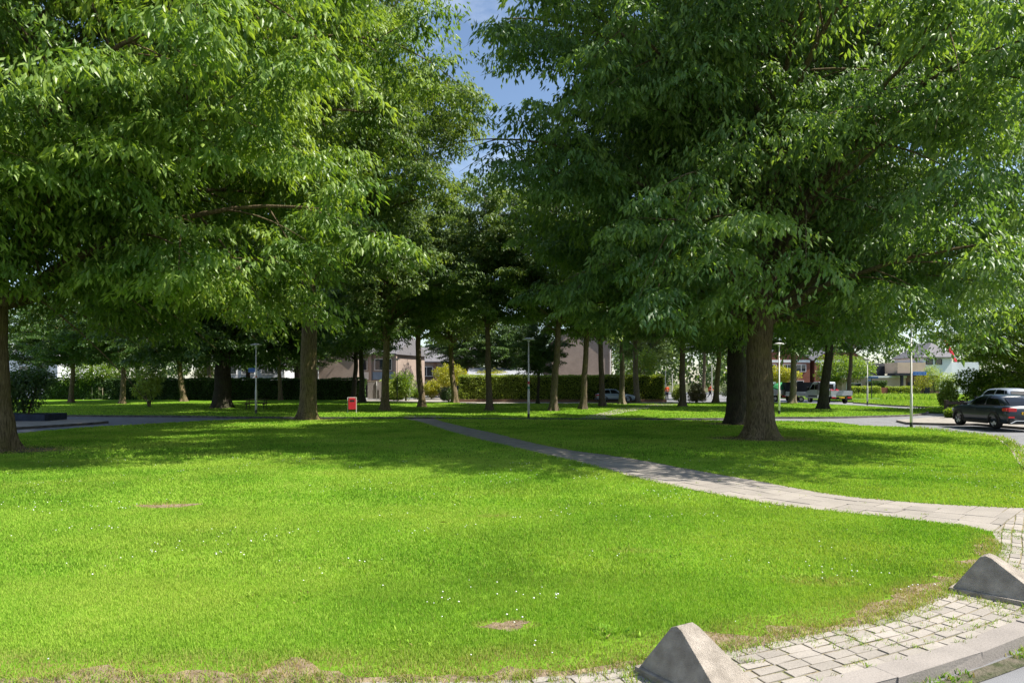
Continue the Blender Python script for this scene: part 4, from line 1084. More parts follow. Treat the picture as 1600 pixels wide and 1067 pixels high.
# ------------------------------------------------------------------ houses
def window(parent, x0, x1, z0, z1, y, frame=M['white'], mull=1, depth=.10):
    mb = MB(); f = .07
    mb.box(x0,x1,y-depth,y-.003,z0,z0+f); mb.box(x0,x1,y-depth,y-.003,z1-f,z1)
    mb.box(x0,x0+f,y-depth,y-.003,z0+f,z1-f); mb.box(x1-f,x1,y-depth,y-.003,z0+f,z1-f)
    for i in range(mull):
        xx = x0+(x1-x0)*(i+1)/(mull+1); mb.box(xx-.03,xx+.03,y-depth+.01,y-.003,z0+f,z1-f)
    w = mb.build('window', frame, parent)
    mp_ = MB(); mp_.box(x0+f,x1-f,y-depth*.5,y-.006,z0+f,z1-f)
    mp_.build('pane', M['glass'], w)
    return w

def gable_house(loc, rz, w, d, eave, ridge, wallm, roofm, label, gable_front=True):
    """gable end faces -Y (front)"""
    t = empty('house', loc, rz, label, 'house')
    mb = MB()
    mb.add([(-w/2,0,-.1),(w/2,0,-.1),(w/2,0,eave),(0,0,ridge),(-w/2,0,eave),(-w/2,d,-.1),(w/2,d,-.1),(w/2,d,eave),(0,d,ridge),(-w/2,d,eave)],
           [(0,1,2,3,4),(9,8,7,6,5),(1,6,7,2),(5,0,4,9),(0,5,6,1),(2,7,8,3),(4,3,8,9)])
    mb.build('wall', wallm, t)
    mb = MB(); k = .12; s = (ridge-eave)/(w/2)
    for sg in (-1,1):
        xo = sg*(w/2+.35); zo = eave-s*.35
        mb.add([(0,-.25,ridge+.02),(xo,-.25,zo+.02),(xo,d+.25,zo+.02),(0,d+.25,ridge+.02),(0,-.25,ridge+.02+k),(xo,-.25,zo+.02+k),(xo,d+.25,zo+.02+k),(0,d+.25,ridge+.02+k)],
               [(0,1,2,3),(7,6,5,4),(0,4,5,1),(1,5,6,2),(2,6,7,3),(3,7,4,0)])
    rf = mb.build('roof', roofm, t)
    return t, rf

def chimney(rf, x, y, z0, z1, m):
    mb = MB(); mb.box(x-.35,x+.35,y-.35,y+.35,z0,z1); mb.box(x-.42,x+.42,y-.42,y+.42,z1+.002,z1+.1); mb.build('chimney', m, rf)

# tall brick gable in the middle
t, rf = gable_house((9.8,96,0), 0, 8.4, 11, 7.6, 10.9, M['brick_pink'], M['roof_grey'], 'tall beige brick house with blank gable end behind the long clipped hedge')
mb = MB(); mb.tube([(4.0,-.08,0),(4.0,-.08,7.2)], .05, 8); mb.build('drainpipe', M['white'], t)
chimney(rf, 0, 7, 10.2, 12.0, M['brick_pink'])
window(t, -3.2, -1.9, .9, 2.2, 0, mull=1)
# low building with pale slate roof left of it
t = empty('low_outbuilding', (-.9,88,0), 0, 'low outbuilding with pale grey sloping roof showing over the hedge', 'building')
mb = MB(); mb.box(-4.6,4.6,0,5,-.1,2.75); mb.build('wall', M['brick_pink'], t)
mb = MB(); mb.add([(-5,-.4,2.72),(5,-.4,2.72),(5,5.4,3.9),(-5,5.4,3.9),(-5,-.4,2.86),(5,-.4,2.86),(5,5.4,4.04),(-5,5.4,4.04)],[(3,2,1,0),(4,5,6,7),(0,1,5,4),(1,2,6,5),(2,3,7,6),(3,0,4,7)])
mb.build('roof', M['roof_slate'], t)
mb = MB(); mb.box(-5.0,5.0,-.46,-.403,2.62,2.88); mb.build('fascia', M['pole_dark'], t)
# lower brick house to the left of the tall gable, further back
t, rf = gable_house((2.2,108,0), 0, 7.0, 9, 5.2, 7.6, M['brick_pink'], M['roof_grey'], 'brick house with grey roof half hidden left behind the tall beige gable')
window(t, -2.5, -.7, 3.4, 4.7, 0); window(t, .8, 2.6, 3.4, 4.7, 0); window(t, -2.5, -.7, .9, 2.2, 0)
chimney(rf, 1, 5, 7.2, 9.2, M['brick_pink'])

# brick house left
t, rf = gable_house((-26.0,95,0), R(0), 8.6, 10, 6.0, 9.4, M['brick_pink'], M['roof_grey'], 'beige brick house with white drainpipe behind the thick tree of the left lawn')
mb = MB(); mb.tube([(-.95,-.09,0),(-.95,-.09,5.9)], .09, 8); mb.build('drainpipe', M['white'], t)
chimney(rf, 0, 6, 8.6, 10.6, M['brick_pink'])
# house left of it
t, rf = gable_house((-38.0,99,0), 0, 10, 9, 5.4, 8.6, M['render_white'], M['roof_grey'], 'white house with grey roof seen through leaves behind the dark hedge')
for x in (-3.8,-1.2,1.6): window(t, x, x+1.9, 3.2, 4.6, 0); window(t, x, x+1.9, .9, 2.3, 0)
# far left house glimpsed
t, rf = gable_house((-73,104,0), R(-12), 9, 9, 5.6, 9.2, M['render_white'], M['roof_grey'], 'pale house with grey tiled roof glimpsed between leaves at far left')
window(t, -2.5, -.6, 3.2, 4.6, 0); window(t, .8, 2.7, 3.2, 4.6, 0); window(t, -2.0, 1.8, .8, 2.3, 0, mull=2)

# terrace along the side street
t = empty('terrace_house', (-24.0,99,0), R(-20), 'white panelled terraced houses with brick piers and grey-blue panels left of the side street', 'house')
mb = MB(); mb.box(0,8,.2,9,-.1,6.0); mb.build('wall', M['brick_pink'], t)
for i in range(3):
    mb = MB(); mb.box(i*4-.22,i*4+.22,-.12,.198,-.1,6.0); mb.build('pier', M['brick_pink'], t)
for i in range(2):
    x = i*4+.3
    window(t, x+.3, x+3.1, 3.75, 5.4, .198, mull=1, depth=.08)
    window(t, x+.3, x+2.0, .6, 2.2, .198, mull=0, depth=.08)
    mb = MB(); mb.box(x+2.2,x+3.1,.12,.197,.02,2.15); mb.build('door', M['panel_dark'], t)
    mb = MB(); mb.box(x-.02,x+3.42,.10,.196,2.45,3.55); mb.build('panel', M['panel_blue'] if i else M['white'], t)
mb = MB(); mb.add([(-.4,-.4,6.0),(8.4,-.4,6.0),(8.4,4.6,8.6),(-.4,4.6,8.6),(8.4,9.4,6.0),(-.4,9.4,6.0),(-.4,-.4,6.14),(8.4,-.4,6.14),(8.4,4.6,8.75),(-.4,4.6,8.75),(8.4,9.4,6.14),(-.4,9.4,6.14)],
    [(1,4,2),(0,3,5),(0,1,2,3),(3,2,4,5),(6,9,8,7),(9,11,10,8),(0,6,7,1),(5,4,10,11),(1,7,8,2),(2,8,10,4),(0,3,9,6),(3,5,11,9)])
mb.build('roof', M['roof_grey'], t)
t = empty('terrace_house', (-15.8,114,0), R(-8), 'white terraced house with brown beams and grey roof at the end of the side street', 'house')
mb = MB(); mb.box(0,9,.2,8,-.1,5.4); mb.build('wall', M['brick_pink'], t)
for x in (0.1,3,6,8.9):
    mb = MB(); mb.box(x-.2,x+.2,-.1,.198,-.1,5.4); mb.build('pier', M['brick_brown'], t)
for x in (.5,3.4,6.4): window(t, x, x+2.1, 3.1, 4.7, .198); window(t, x, x+2.1, .7, 2.1, .198)
mb = MB(); mb.box(.22,8.7,-.05,.15,2.5,2.95); mb.build('beam', M['wood_dark'], t)
mb = MB(); mb.add([(-.3,-.4,5.4),(9.3,-.4,5.4),(9.3,4,8),(-.3,4,8),(9.3,8.4,5.4),(-.3,8.4,5.4),(-.3,-.4,5.55),(9.3,-.4,5.55),(9.3,4,8.15),(-.3,4,8.15),(9.3,8.4,5.55),(-.3,8.4,5.55)],
    [(1,4,2),(0,3,5),(0,1,2,3),(3,2,4,5),(6,9,8,7),(9,11,10,8),(0,6,7,1),(5,4,10,11),(1,7,8,2),(2,8,10,4),(0,3,9,6),(3,5,11,9)])
mb.build('roof', M['roof_grey'], t)

# red brick houses right of the big trunk
for (x, lb, rz) in ((47.2,'red brick house with white windows glimpsed just right of the foremost trunk',0),(56.6,'red brick house with grey roof glimpsed above the white truck cab',0)):
    t, rf = gable_house((x,118,0), R(rz), 8.6, 9, 6.0, 8.8, M['brick_red'], M['roof_grey'], lb)
    window(t, -3.3, -1.5, 3.9, 5.2, 0); window(t, -.4, 1.2, 3.9, 5.2, 0); window(t, 1.9, 3.6, 3.9, 5.2, 0); window(t, -3.0, -.8, 1.0, 2.4, 0); window(t, .8, 3.2, 1.0, 2.4, 0)
    mb = MB(); mb.box(-4.3,4.3,-.06,-.004,5.5,5.95); mb.build('fascia', M['white'], t)

# modern beige/white house on the right
t = empty('modern_house', (50,103,0), 0, 'modern beige and white house with flat-roofed garage and dark porch behind the flagpole', 'house')
mb = MB(); mb.box(-.2,9.4,0,7,-.1,2.75); mb.build('garage_wall', M['render_beige'], t)
mb = MB(); mb.box(-.35,9.5,-.15,7.1,2.753,3.05); mb.build('garage_fascia', M['white'], t)
window(t, .4, 2.7, .95, 1.95, 0, frame=M['white'], mull=1)
mb = MB(); 
for z in (1.25,1.9): mb.box(3.6,6.6,-.05,-.004,z,z+.04)
mb.build('groove', M['wood_dark'], t)
mb = MB(); mb.box(8.1,15.2,1.2,8,-.1,3.15); mb.build('porch_wall', M['brick_brown'], t)
mb = MB(); mb.box(10.4,11.4,1.1,1.196,.02,2.1); mb.build('door', M['panel_dark'], t)
mb = MB(); mb.box(12.9,13.7,1.1,1.196,.02,2.1); mb.build('door', M['panel_dark'], t)
mb = MB(); mb.box(7.2,9.0,-1.2,1.0,3.06,3.45); mb.box(9.0,10.4,-1.0,1.197,3.06,3.40); mb.build('porch_roof', M['panel_dark'], t)
mb = MB(); mb.box(8.15,8.5,-1.0,-.7,-.1,3.057); mb.build('porch_post', M['panel_dark'], t)
mb = MB(); mb.box(8.0,12.2,-.3,8,3.46,5.05); mb.build('upper_wall', M['render_beige'], t)
mb = MB(); mb.box(12.203,16.6,.4,8,3.16,5.9); mb.build('gable_wall', M['render_white'], t)
window(t, 12.7, 13.7, 4.75, 5.6, .4, frame=M['panel_dark'], mull=0); window(t, 14.1, 15.1, 4.75, 5.6, .4, frame=M['panel_dark'], mull=0)
mb = MB(); mb.add([(11.9,-.1,5.9),(17.0,-.1,5.9),(17.0,8.4,5.9),(11.9,8.4,5.9),(14.9,2.6,8.2),(14.9,6.0,8.2),(11.9,-.1,5.78),(17.0,-.1,5.78),(17.0,8.4,5.78),(11.9,8.4,5.78)],
    [(0,1,4),(1,2,5,4),(2,3,5),(3,0,4,5),(0,6,7,1),(1,7,8,2),(2,8,9,3),(3,9,6,0),(6,9,8,7)])
mb.build('roof', M['roof_grey'], t)
mb = MB(); mb.box(3.6,8.0,3.2,7.5,3.053,4.6); mb.build('roof_storey', M['panel_dark'], t)
mb = MB(); mb.box(16.0,22.5,3.0,10,-.1,5.2); mb.build('side_wall', M['render_white'], t)
mb = MB(); mb.box(52.5,53.5,97.2,97.7,-.1,1.3)
tag(mb.build('gate_pier', M['brick_red'], bevel=.02), 'reddish brick pier in the gap between the two low hedges', 'pier')
mb = MB(); mb.lathe([(.001,0),(.42,0),(.55,.75),(.60,.8),(.50,.8),(.48,.6),(.001,.6)], 14, (63.6,98.6,-.02))
tag(mb.build('plant_tub', M['white'], smooth=False), 'white plant tub in front of the porch of the modern house', 'pot')

# ------------------------------------------------------------------ fence, posts, stakes
t = empty('plank_fence', (-17.3,81.8,0), R(8), 'grey upright plank fence with a pale post at the end of the dark hedge', 'fence')
mb = MB()
for i in range(9): mb.box(i*.15,i*.15+.138,0,.025,.05,2.12+.01*(i%2))
mb.build('plank_panel', M['wood_grey'], t)
mb = MB()
for i in range(5): mb.box(1.36+i*.15,1.36+i*.15+.138,-.25+i*.0,-.225,.05,2.12)
mb.build('plank_panel', M['wood_grey'], t)
mb = MB(); mb.box(1.02,1.11,-.12,-.03,-.1,2.2); mb.build('fence_post', M['white'], t)
mb = MB(); mb.box(-.05,2.15,-.02,.06,2.14,2.2); mb.build('cap_rail', M['wood_pale'], t)

def post(name, pos, h, r, m, label, cat='post', cap=True, group=None):
    t = empty(name, (*pos, 0), 0, label, cat, group)
    mb = MB(); mb.tube([(0,0,-.1),(0,0,h)], r, 10); mb.build('shaft', m, t)
    mb = MB(); mb.lathe([(r*1.15,h+.002),(r*1.15,h+.04),(.002,h+.06)], 10); mb.build('cap', m, t)
    return t
post('garden_post', g(640,622.8), 2.35, .055, M['white'], 'white post standing among the garden shrubs left of the dark slim trunk')
post('street_pole', g(1039.8,622.0), 3.6, .055, M['galv_white'], 'pale pole above the head of the person at the hedge end')
post('street_pole', g(1050.5,621.5), 3.1, .055, M['galv_white'], 'pale pole right of the person at the hedge end')
post('street_pole', g(1112.3,621.8), 4.2, .055, M['galv_white'], 'pale pole right behind the walking person in orange')
post('street_pole', g(1362,622.5), 2.7, .05, M['pole_dark'], 'thin dark pole behind the slanting blue sign')
t = empty('tree_stakes', (*g(152,624.3), 0), 0, 'pale wooden tree stakes with cross rail before the dark hedge', 'stakes')
mb = MB()
for x in (-.62,.18,.62): mb.tube([(x,0,-.1),(x,0,1.45)], .035, 8)
mb.build('stake', M['wood_pale'], t)
mb = MB(); mb.box(-.62,.62,-.055,-.037,.02,.10); mb.box(.2,.62,-.055,-.037,1.2,1.28); mb.build('rail', M['wood_pale'], t)
t = empty('timber_rail', (*g(1479,648), 0), R(-4), 'low dark timber post and rail barrier in front of the dark car bonnet', 'fence')
for x in (0,.95,1.9,2.85):
    mb = MB(); mb.box(x-.1,x+.1,-.1,.1,-.05,.92); mb.build('rail_post', M['wood_dark'], t, bevel=.012)
mb = MB(); mb.box(-.1,2.95,-.135,-.103,.66,.84); mb.box(-.1,2.95,-.135,-.103,.34,.48); mb.build('rail', M['wood_dark'], t)

# ------------------------------------------------------------------ lamp posts
def lamp_post(pos, label, h=4.45, m=None, head=True, r=.055, group='street lamps'):
    m = m or M['galv_white']
    t = empty('street_lamp', (*pos, 0), 0, label, 'street lamp', group)
    mb = MB(); mb.tube([(0,0,-.1),(0,0,1.5),(0,0,1.56),(0,0,h-.15)], [r*1.25,r*1.25,r*.9,r*.62], 12); mb.build('pole', m, t, smooth=True)
    mb = MB(); mb.lathe([(r*1.3,-.1),(r*1.32,.22),(r*1.26,.24)], 12); mb.build('foot_sleeve', M['pole_dark'], t)
    mb = MB(); mb.lathe([(.03,h-.16),(.07,h-.10),(.10,h-.02),(.001,h-.0)], 14); mb.build('lantern', M['lamp_clear'], t, smooth=True)
    mb = MB(); mb.lathe([(.001,h+.004),(.36,h-.015),(.37,h+.012),(.22,h+.075),(.06,h+.11),(.001,h+.115)], 20); mb.build('lamp_shade', M['galv'], t, smooth=True)
    return t
def name_sign(t, x0, x1, z, hgt, m=None, words=True, ry=0.0, rz=0.0, y=-.02):
    mb = MB(); mb.box(x0,x1,y-.012,y+.012,z-hgt/2,z+hgt/2); s = mb.build('name_sign', M['sign_blue'], t, bevel=.004)
    s.rotation_euler = (0, ry, rz)
    mb = MB(); e = .012
    mb.box(x0+e,x1-e,y-.0155,y-.0125,z+hgt/2-2*e,z+hgt/2-e); mb.box(x0+e,x1-e,y-.0155,y-.0125,z-hgt/2+e,z-hgt/2+2*e)
    if words:   # unreadable small white strokes, three word groups
        for (a, b) in ((.12,.30),(.36,.64),(.72,.90)):
            k = max(2, int((b-a)/.055)); 
            for i in range(k):
                xx = x0+(x1-x0)*(a+(b-a)*i/k)
                mb.box(xx, xx+(x1-x0)*.02, y-.0155, y-.0125, z-hgt*.2, z+hgt*.2)
                mb.box(xx+(x1-x0)*.022, xx+(x1-x0)*.036, y-.0155, y-.0125, z+(.02 if i%2 else -.2)*hgt, z+(.2 if i%2 else .0)*hgt)
    mb.build('lettering', M['sign_letter'], s)
    return s
t = lamp_post(g(400,646), 'lamp post with blue sign on its left side, on the left far lawn')
name_sign(t, -.50, -.06, 2.82, .28, words=False)
mb = MB(); mb.lathe([(.062,2.36),(.062,2.44)], 12); mb.build('sticker_band', M['orange'], t)
t = lamp_post(g(826,653), 'white lamp post with red and green stickers in the middle before the hedge')
mb = MB(); mb.lathe([(.067,1.93),(.067,2.08)], 12); mb.build('sticker_band', M['red'], t)
mb = MB(); mb.lathe([(.067,1.66),(.067,1.78)], 12); mb.build('sticker_band', M['green_sticker'], t)
lamp_post(g(1217.5,647), 'lamp post just right of the foremost trunk beside the road')
t = lamp_post(g(1355.5,631.3), 'lamp post with slanting blue sign before the beige garage', 4.2)
name_sign(t, .06, .92, 2.50, .15, words=False, rz=R(-14)); name_sign(t, .06, .30, 2.24, .12, words=False)
t = lamp_post(g(1424,668), 'nearest lamp post on the right lawn edge with a lettered blue street sign', 4.5, r=.047)
name_sign(t, .07, .66, 2.42, .165)
lamp_post((36.5,50.5), 'pale lamp post rising behind the silver car roof', 4.3)
lamp_post(g(620.5,627), 'thin dark pole lamp beside the tall fresh green shrub', 4.5, M['pole_dark'], r=.045)

# flagpole with pennant
t = empty('flagpole', (*g(1477,617.5), 0), 0, 'white flagpole with a long hanging red pennant before the white house', 'flagpole')
mb = MB(); mb.tube([(0,0,-.1),(0,0,8.6)], [.085,.05], 10); mb.build('pole', M['white'], t, smooth=True)
mb = MB(); mb.lathe([(.001,8.6),(.09,8.68),(.001,8.78)], 10); mb.build('finial', M['orange'], t)
mb = MB(); N = 14; vs = []
for i in range(N):
    u = i/(N-1); x = .08+u*1.75; z = 8.4-u*3.1+.12*math.sin(u*7); y = .08*math.sin(u*9)
    hw = .20+.10*math.sin(u*3.1)
    vs += [(x-hw*.8,y-.008,z-hw*.35),(x+hw*.8,y-.008,z+hw*.35),(x-hw*.8,y+.008,z-hw*.35),(x+hw*.8,y+.008,z+hw*.35)]
fs = []
for i in range(N-1):
    a, b = i*4, (i+1)*4
    fs += [(a,b,b+1,a+1),(a+2,a+3,b+3,b+2),(a,a+2,b+2,b),(a+1,b+1,b+3,a+3)]
mb.add(vs, fs); mb.build('pennant', M['red_flag'] if 'red_flag' in M else M['red'], t, smooth=True)

# ------------------------------------------------------------------ litter bin
t = empty('litter_bin', (*g(550,644.8), 0), R(14), 'red litter bin on grey posts at the roadside', 'litter bin')
prof = [(-.24,.22),(.24,.22),(.25,.30),(.25,.86),(.20,.97),(.10,1.0),(-.10,1.0),(-.20,.97),(-.25,.86),(-.25,.30)]
mb = MB(); n = len(prof)
mb.add([(x,-.17,z) for x,z in prof]+[(x,.17,z) for x,z in prof], [tuple(range(n)), tuple(range(2*n-1,n-1,-1))]+[(i,(i+1)%n,n+(i+1)%n,n+i) for i in range(n)])
mb.build('body', M['red'], t, bevel=.015)
mb = MB(); mb.box(-.15,.15,-.176,-.171,.74,.86); mb.build('slot', M['black_plastic'], t)
for sx in (-1,1):
    mb = MB(); mb.bar((sx*.28,0,-.1),(sx*.28,0,.93),.05); mb.build('leg', M['galv'], t)
mb = MB(); mb.bar((-.28,0,1.02),(.28,0,1.02),.05); mb.bar((-.28,0,.90),(-.28,0,1.045),.05); mb.bar((.28,0,.932),(.28,0,1.045),.045); mb.build('hoop', M['galv'], t)

# picnic table in the shade
t = empty('picnic_table', (*g(401,639), 0), R(12), 'dark wooden picnic table in the shade behind the blue-signed lamp post', 'picnic table')
mb = MB()
for i in range(5): mb.box(-.9,.9,-.36+i*.146,-.36+i*.146+.136,.72,.76)
mb.build('table_top', M['wood_dark'], t)
for s in (-1,1):
    mb = MB()
    for i in range(2): mb.box(-.9,.9,s*.72-.14+i*.145,s*.72-.14+i*.145+.135,.42,.46)
    mb.build('bench', M['wood_dark'], t)
for x in (-.62,.62):
    for s in (-1,1):
        mb = MB(); mb.bar((x+s*.03,s*.74,-.03),(x+s*.03,s*.24,.719),.05,.10); mb.build('leg', M['wood_dark'], t)
    mb = MB(); mb.box(x-.09,x-.06,-.85,.85,.34,.419); mb.build('brace', M['wood_dark'], t)

# ------------------------------------------------------------------ concrete wheel stops on the apron
def wheel_stop(P, ang, label):
    t = empty('concrete_block', (P[0], P[1], -.012), ang, label, 'concrete block', 'concrete wheel stops on the brick apron')
    # local +x runs from the lawn towards the kerb; apex near the lawn end
    prof = [(-.31,.055,.20),(-.10,.385,.092),(-.055,.405,.082),(.00,.39,.088),(.52,.055,.20)]   # x, z, half width
    V, Fc = [], []
    for (x, z, hw) in prof: V += [(x,-hw,z),(x,hw,z)]
    base = [(x,.205) for (x,z,hw) in prof]
    nb = len(V)
    for (x, hw) in base: V += [(x,-hw,.055 if 0 else .05),(x,hw,.05)]
    m_ = len(prof)
    for i in range(m_-1):
        a = 2*i; Fc.append((a, a+1, a+3, a+2))
        Fc.append((a, a+2, nb+a+2, nb+a)); Fc.append((a+1, nb+a+1, nb+a+3, a+3))
        Fc.append((nb+a, nb+a+2, nb+a+3, nb+a+1))
    Fc.append((0, nb, nb+1, 1)); e = 2*(m_-1); Fc.append((e, e+1, nb+e+1, nb+e))
    mb = MB(); mb.add(V, Fc); o = mb.build('body', M['concrete'], t, bevel=.034)
    mb = MB(); mb.box(-.345,.58,-.235,.235,-.1,.049); mb.build('foot_plinth', M['concrete'], t, bevel=.012)
    return t
ws1 = wheel_stop((1.20,4.60), math.atan2(-.44,.27), 'weathered grey concrete wedge block nearest the camera at the bottom of the picture')
ws2 = copy_tree(ws1); ws1.scale = ws2.scale = (.92,.92,.92); ws2.location = (4.58,6.49,-.012); ws2.rotation_euler = (0,0,math.atan2(-.62,.55)); ws2['label'] = 'weathered grey concrete wedge block by the right picture edge beside the lawn corner'

# ------------------------------------------------------------------ vehicles (local: +y forward, x right, origin at ground centre)
def loft(secs, closed=True):
    n = len(secs[0]); V = [p for s in secs for p in s]; Fc = []
    for i in range(len(secs)-1):
        for k in range(n if closed else n-1):
            j = (k+1) % n
            Fc.append((i*n+k, i*n+j, (i+1)*n+j, (i+1)*n+k))
    if closed:
        Fc.append(tuple(range(n-1,-1,-1))); Fc.append(tuple((len(secs)-1)*n+k for k in range(n)))
    return V, Fc

def wheel(parent, x, y, r, w=.22):
    s = 1 if x > 0 else -1
    t = MB(); t.lathe([(r*.62,-w/2),(r*.93,-w/2),(r,-w/2+.03),(r,w/2-.03),(r*.93,w/2),(r*.62,w/2)], 24, (x,y,r), 'x')
    ty = t.build('wheel', M['tyre'], parent, smooth=False)
    rm = MB(); o = s*(w/2-.02)
    rm.lathe([(r*.74,o-.03*s),(r*.74,o),(r*.65,o),(r*.63,o-.03*s)], 24, (x,y,r), 'x')
    for k in range(5):
        a = k*2*math.pi/5+.3
        c, s_ = math.cos(a), math.sin(a)
        p0 = Vector((x+o-.01*s, y+c*.04, r+s_*.04)); p1 = Vector((x+o-.005*s, y+c*r*.67, r+s_*r*.67))
        q = Vector((0,-s_,c))
        b = [p0-q*.045, p0+q*.045, p1+q*.065, p1-q*.065]; th = Vector((-.03*s,0,0))
        rm.add([*b, *[v+th for v in b]], [(0,1,2,3),(7,6,5,4),(0,4,5,1),(1,5,6,2),(2,6,7,3),(3,7,4,0)])
    rm.lathe([(.001,o),(.06,o),(.06,o-.04*s)], 12, (x,y,r), 'x')
    rm.build('rim', M['rim'], ty)
    dk = MB(); dk.lathe([(.001,o-.06*s),(r*.61,o-.06*s)], 20, (x,y,r), 'x'); dk.build('brake_disc', M['black_plastic'], ty)
    return ty

def car(name, pos, heading, paint, label, L=4.2, W=1.79, H=1.5, belt=.98, hood=.98, clear=.2, wr=.34, wb=2.6, hatch=True, glass_side=M['glass_car'], cat='car', cowl=.62, roof0=-.05, roof1=-1.55, rear=None, plate='plate', cladding=True, quarter=True):
    """cowl / roof0 / roof1: y of windscreen foot, front and rear roof ends; rear: y of rear screen foot"""
    t = empty(name, (*pos, 0), heading, label, cat)
    hl, hw = L/2, W/2
    rear = -hl+.10 if rear is None else rear
    # lower body sections front->rear : y, top z, half width, bottom z
    st = [(hl,.62,.70,.34),(hl-.06,hood-.22,.84,.24),(hl-.28,hood-.10,.95,clear),(hl-.75,hood-.03,1,clear),(cowl,hood+.01,1,clear),(0,belt,1,clear),(-hl*.55,belt+.02,1,clear),(-hl+.30,belt+.03,.985,clear+.02),(-hl+.07,belt-.01,.93,clear+.08),(-hl,belt-.22,.86,clear+.14)]
    secs = []
    for (y, zt, wf, zb) in st:
        w = hw*wf; zm = zb+(zt-zb)*.45
        half = [(w*.80,zb),(w*.97,zb+.07),(w,zm),(w*.985,zt-.16),(w*.94,zt-.03),(w*.80,zt+.005),(w*.35,zt+.022)]
        ring = [(x,y,z) for x,z in half]+[(-x,y,z) for x,z in reversed(half)]
        secs.append(ring)
    V, Fc = loft(secs)
    mb = MB(); mb.add(V, Fc)
    b = mb.build('body', paint, t, smooth=True)
    # cabin: y stations of the greenhouse at foot and at roof
    def cab(inset, zadd):
        foot = [(cowl, hw*.80, hood-.01),(cowl*.2, hw*.905, belt-.01),((roof1)*.6, hw*.91, belt),(rear+.25, hw*.87, belt+.01),(rear, hw*.76, belt-.0)]
        top = [(roof0, hw*.62, H-.07),(roof0-.35, hw*.685, H-.02),(roof1*.62, hw*.69, H),(roof1+.1, hw*.665, H-.05),(roof1, hw*.60, H-.09)]
        return foot, top
    foot, top = cab(0,0)
    secs = []
    for (fy, fw, fz), (ty_, tw, tz) in zip(foot, top):
        my, mw, mz = fy*.35+ty_*.65, fw*.30+tw*.70+.03, fz*.30+tz*.70
        half = [(fw,fy,fz-.06),(mw,my,mz),(tw,ty_,tz-.015),(tw*.55,ty_,tz+.02)]
        secs.append([*half, *[(-x,y,z) for x,y,z in reversed(half)]])
    V, Fc = loft(secs)
    mb = MB(); mb.add(V, Fc); mb.build('cabin', paint, t, smooth=True)
    # side windows (front and rear on each side) as panes lying just outside the cabin side
    def side_pt(u, v):
        k = u*(len(foot)-1); i = min(int(k), len(foot)-2); f = k-i
        fy = foot[i][0]*(1-f)+foot[i+1][0]*f; fw = foot[i][1]*(1-f)+foot[i+1][1]*f; fz = foot[i][2]*(1-f)+foot[i+1][2]*f
        y2 = top[i][0]*(1-f)+top[i+1][0]*f; w2_ = top[i][1]*(1-f)+top[i+1][1]*f; z2 = top[i][2]*(1-f)+top[i+1][2]*f
        my, mw, mz = fy*.35+y2*.65, fw*.30+w2_*.70+.03, fz*.30+z2*.70
        if v < .65: q = v/.65; return (fw*(1-q)+mw*q, fy*(1-q)+my*q, (fz-.06)*(1-q)+mz*q)
        q = (v-.65)/.35; return (mw*(1-q)+w2_*q, my*(1-q)+y2*q, mz*(1-q)+(z2-.015)*q)
    for s in (-1,1):
        for (u0,u1) in (((.10,.42),(.45,.70),(.72,.86)) if quarter else ((.10,.42),(.45,.72))):
            mb = MB(); vs = []
            for u in np.linspace(u0,u1,5):
                for v in (.17,.4,.65,.88):
                    uu = u
                    x,y,z = side_pt(uu, v); vs.append((s*(x+.009),y,z))
            fs = [(i*4+j,(i+1)*4+j,(i+1)*4+j+1,i*4+j+1) for i in range(4) for j in range(3)]
            mb.add(vs, fs); mb.build('side_window', glass_side, t)
    # windscreen and rear window
    def end_glass(nm, f, tp, sgn):
        mb = MB(); vs = []
        for v in (.14,.5,.88):
            for k in (-.88,0,.88):
                w = f[1]*(1-v)+tp[1]*v
                y = f[0]*(1-v)+tp[0]*v; z = (f[2]-.06)*(1-v)+(tp[2]-.0)*v
                # cabin ends follow the 35/65 knee used above
                yk = (f[0]*.35+tp[0]*.65); zk = f[2]*.30+tp[2]*.70
                if v <= .65: q = v/.65; y = f[0]*(1-q)+yk*q; z = (f[2]-.06)*(1-q)+zk*q
                else: q = (v-.65)/.35; y = yk*(1-q)+tp[0]*q; z = zk*(1-q)+tp[2]*q
                vs.append((w*k*.96, y+sgn*.014, z))
        mb.add(vs, [(0,1,4,3),(1,2,5,4),(3,4,7,6),(4,5,8,7)]); mb.build(nm, M['glass_car'], t)
    end_glass('windscreen', foot[0], top[0], 1); end_glass('rear_window', foot[-1], top[-1], -1)
    yw = wb/2
    fy, ry = yw+(.04), -yw+.04
    for x in (-1,1):
        for y in (fy, ry):
            wheel(t, x*(hw-.115), y, wr)
            mb = MB(); N = 18; vs = []
            for i in range(N):
                a = math.pi*(-.06+1.12*i/(N-1))
                for rr in (wr*1.02, wr*1.24):
                    vs.append((x*(hw+.006), y+math.cos(a)*rr, wr+math.sin(a)*rr)); vs.append((x*(hw-.10), y+math.cos(a)*rr, wr+math.sin(a)*rr))
            fs = []
            for i in range(N-1):
                p, q = i*4, (i+1)*4
                fs += [(p,q,q+2,p+2),(p+1,p+3,q+3,q+1),(p,p+1,q+1,q),(p+2,q+2,q+3,p+3)]
            mb.add(vs, fs); mb.build('wheel_arch', M['black_plastic'], t)
    if cladding:
        for x in (-1,1):
            mb = MB(); mb.box(*sorted((x*(hw-.06), x*(hw+.008))), ry+wr*1.25, fy-wr*1.25, clear-.01, clear+.13); mb.build('sill', M['black_plastic'], t, bevel=.01)
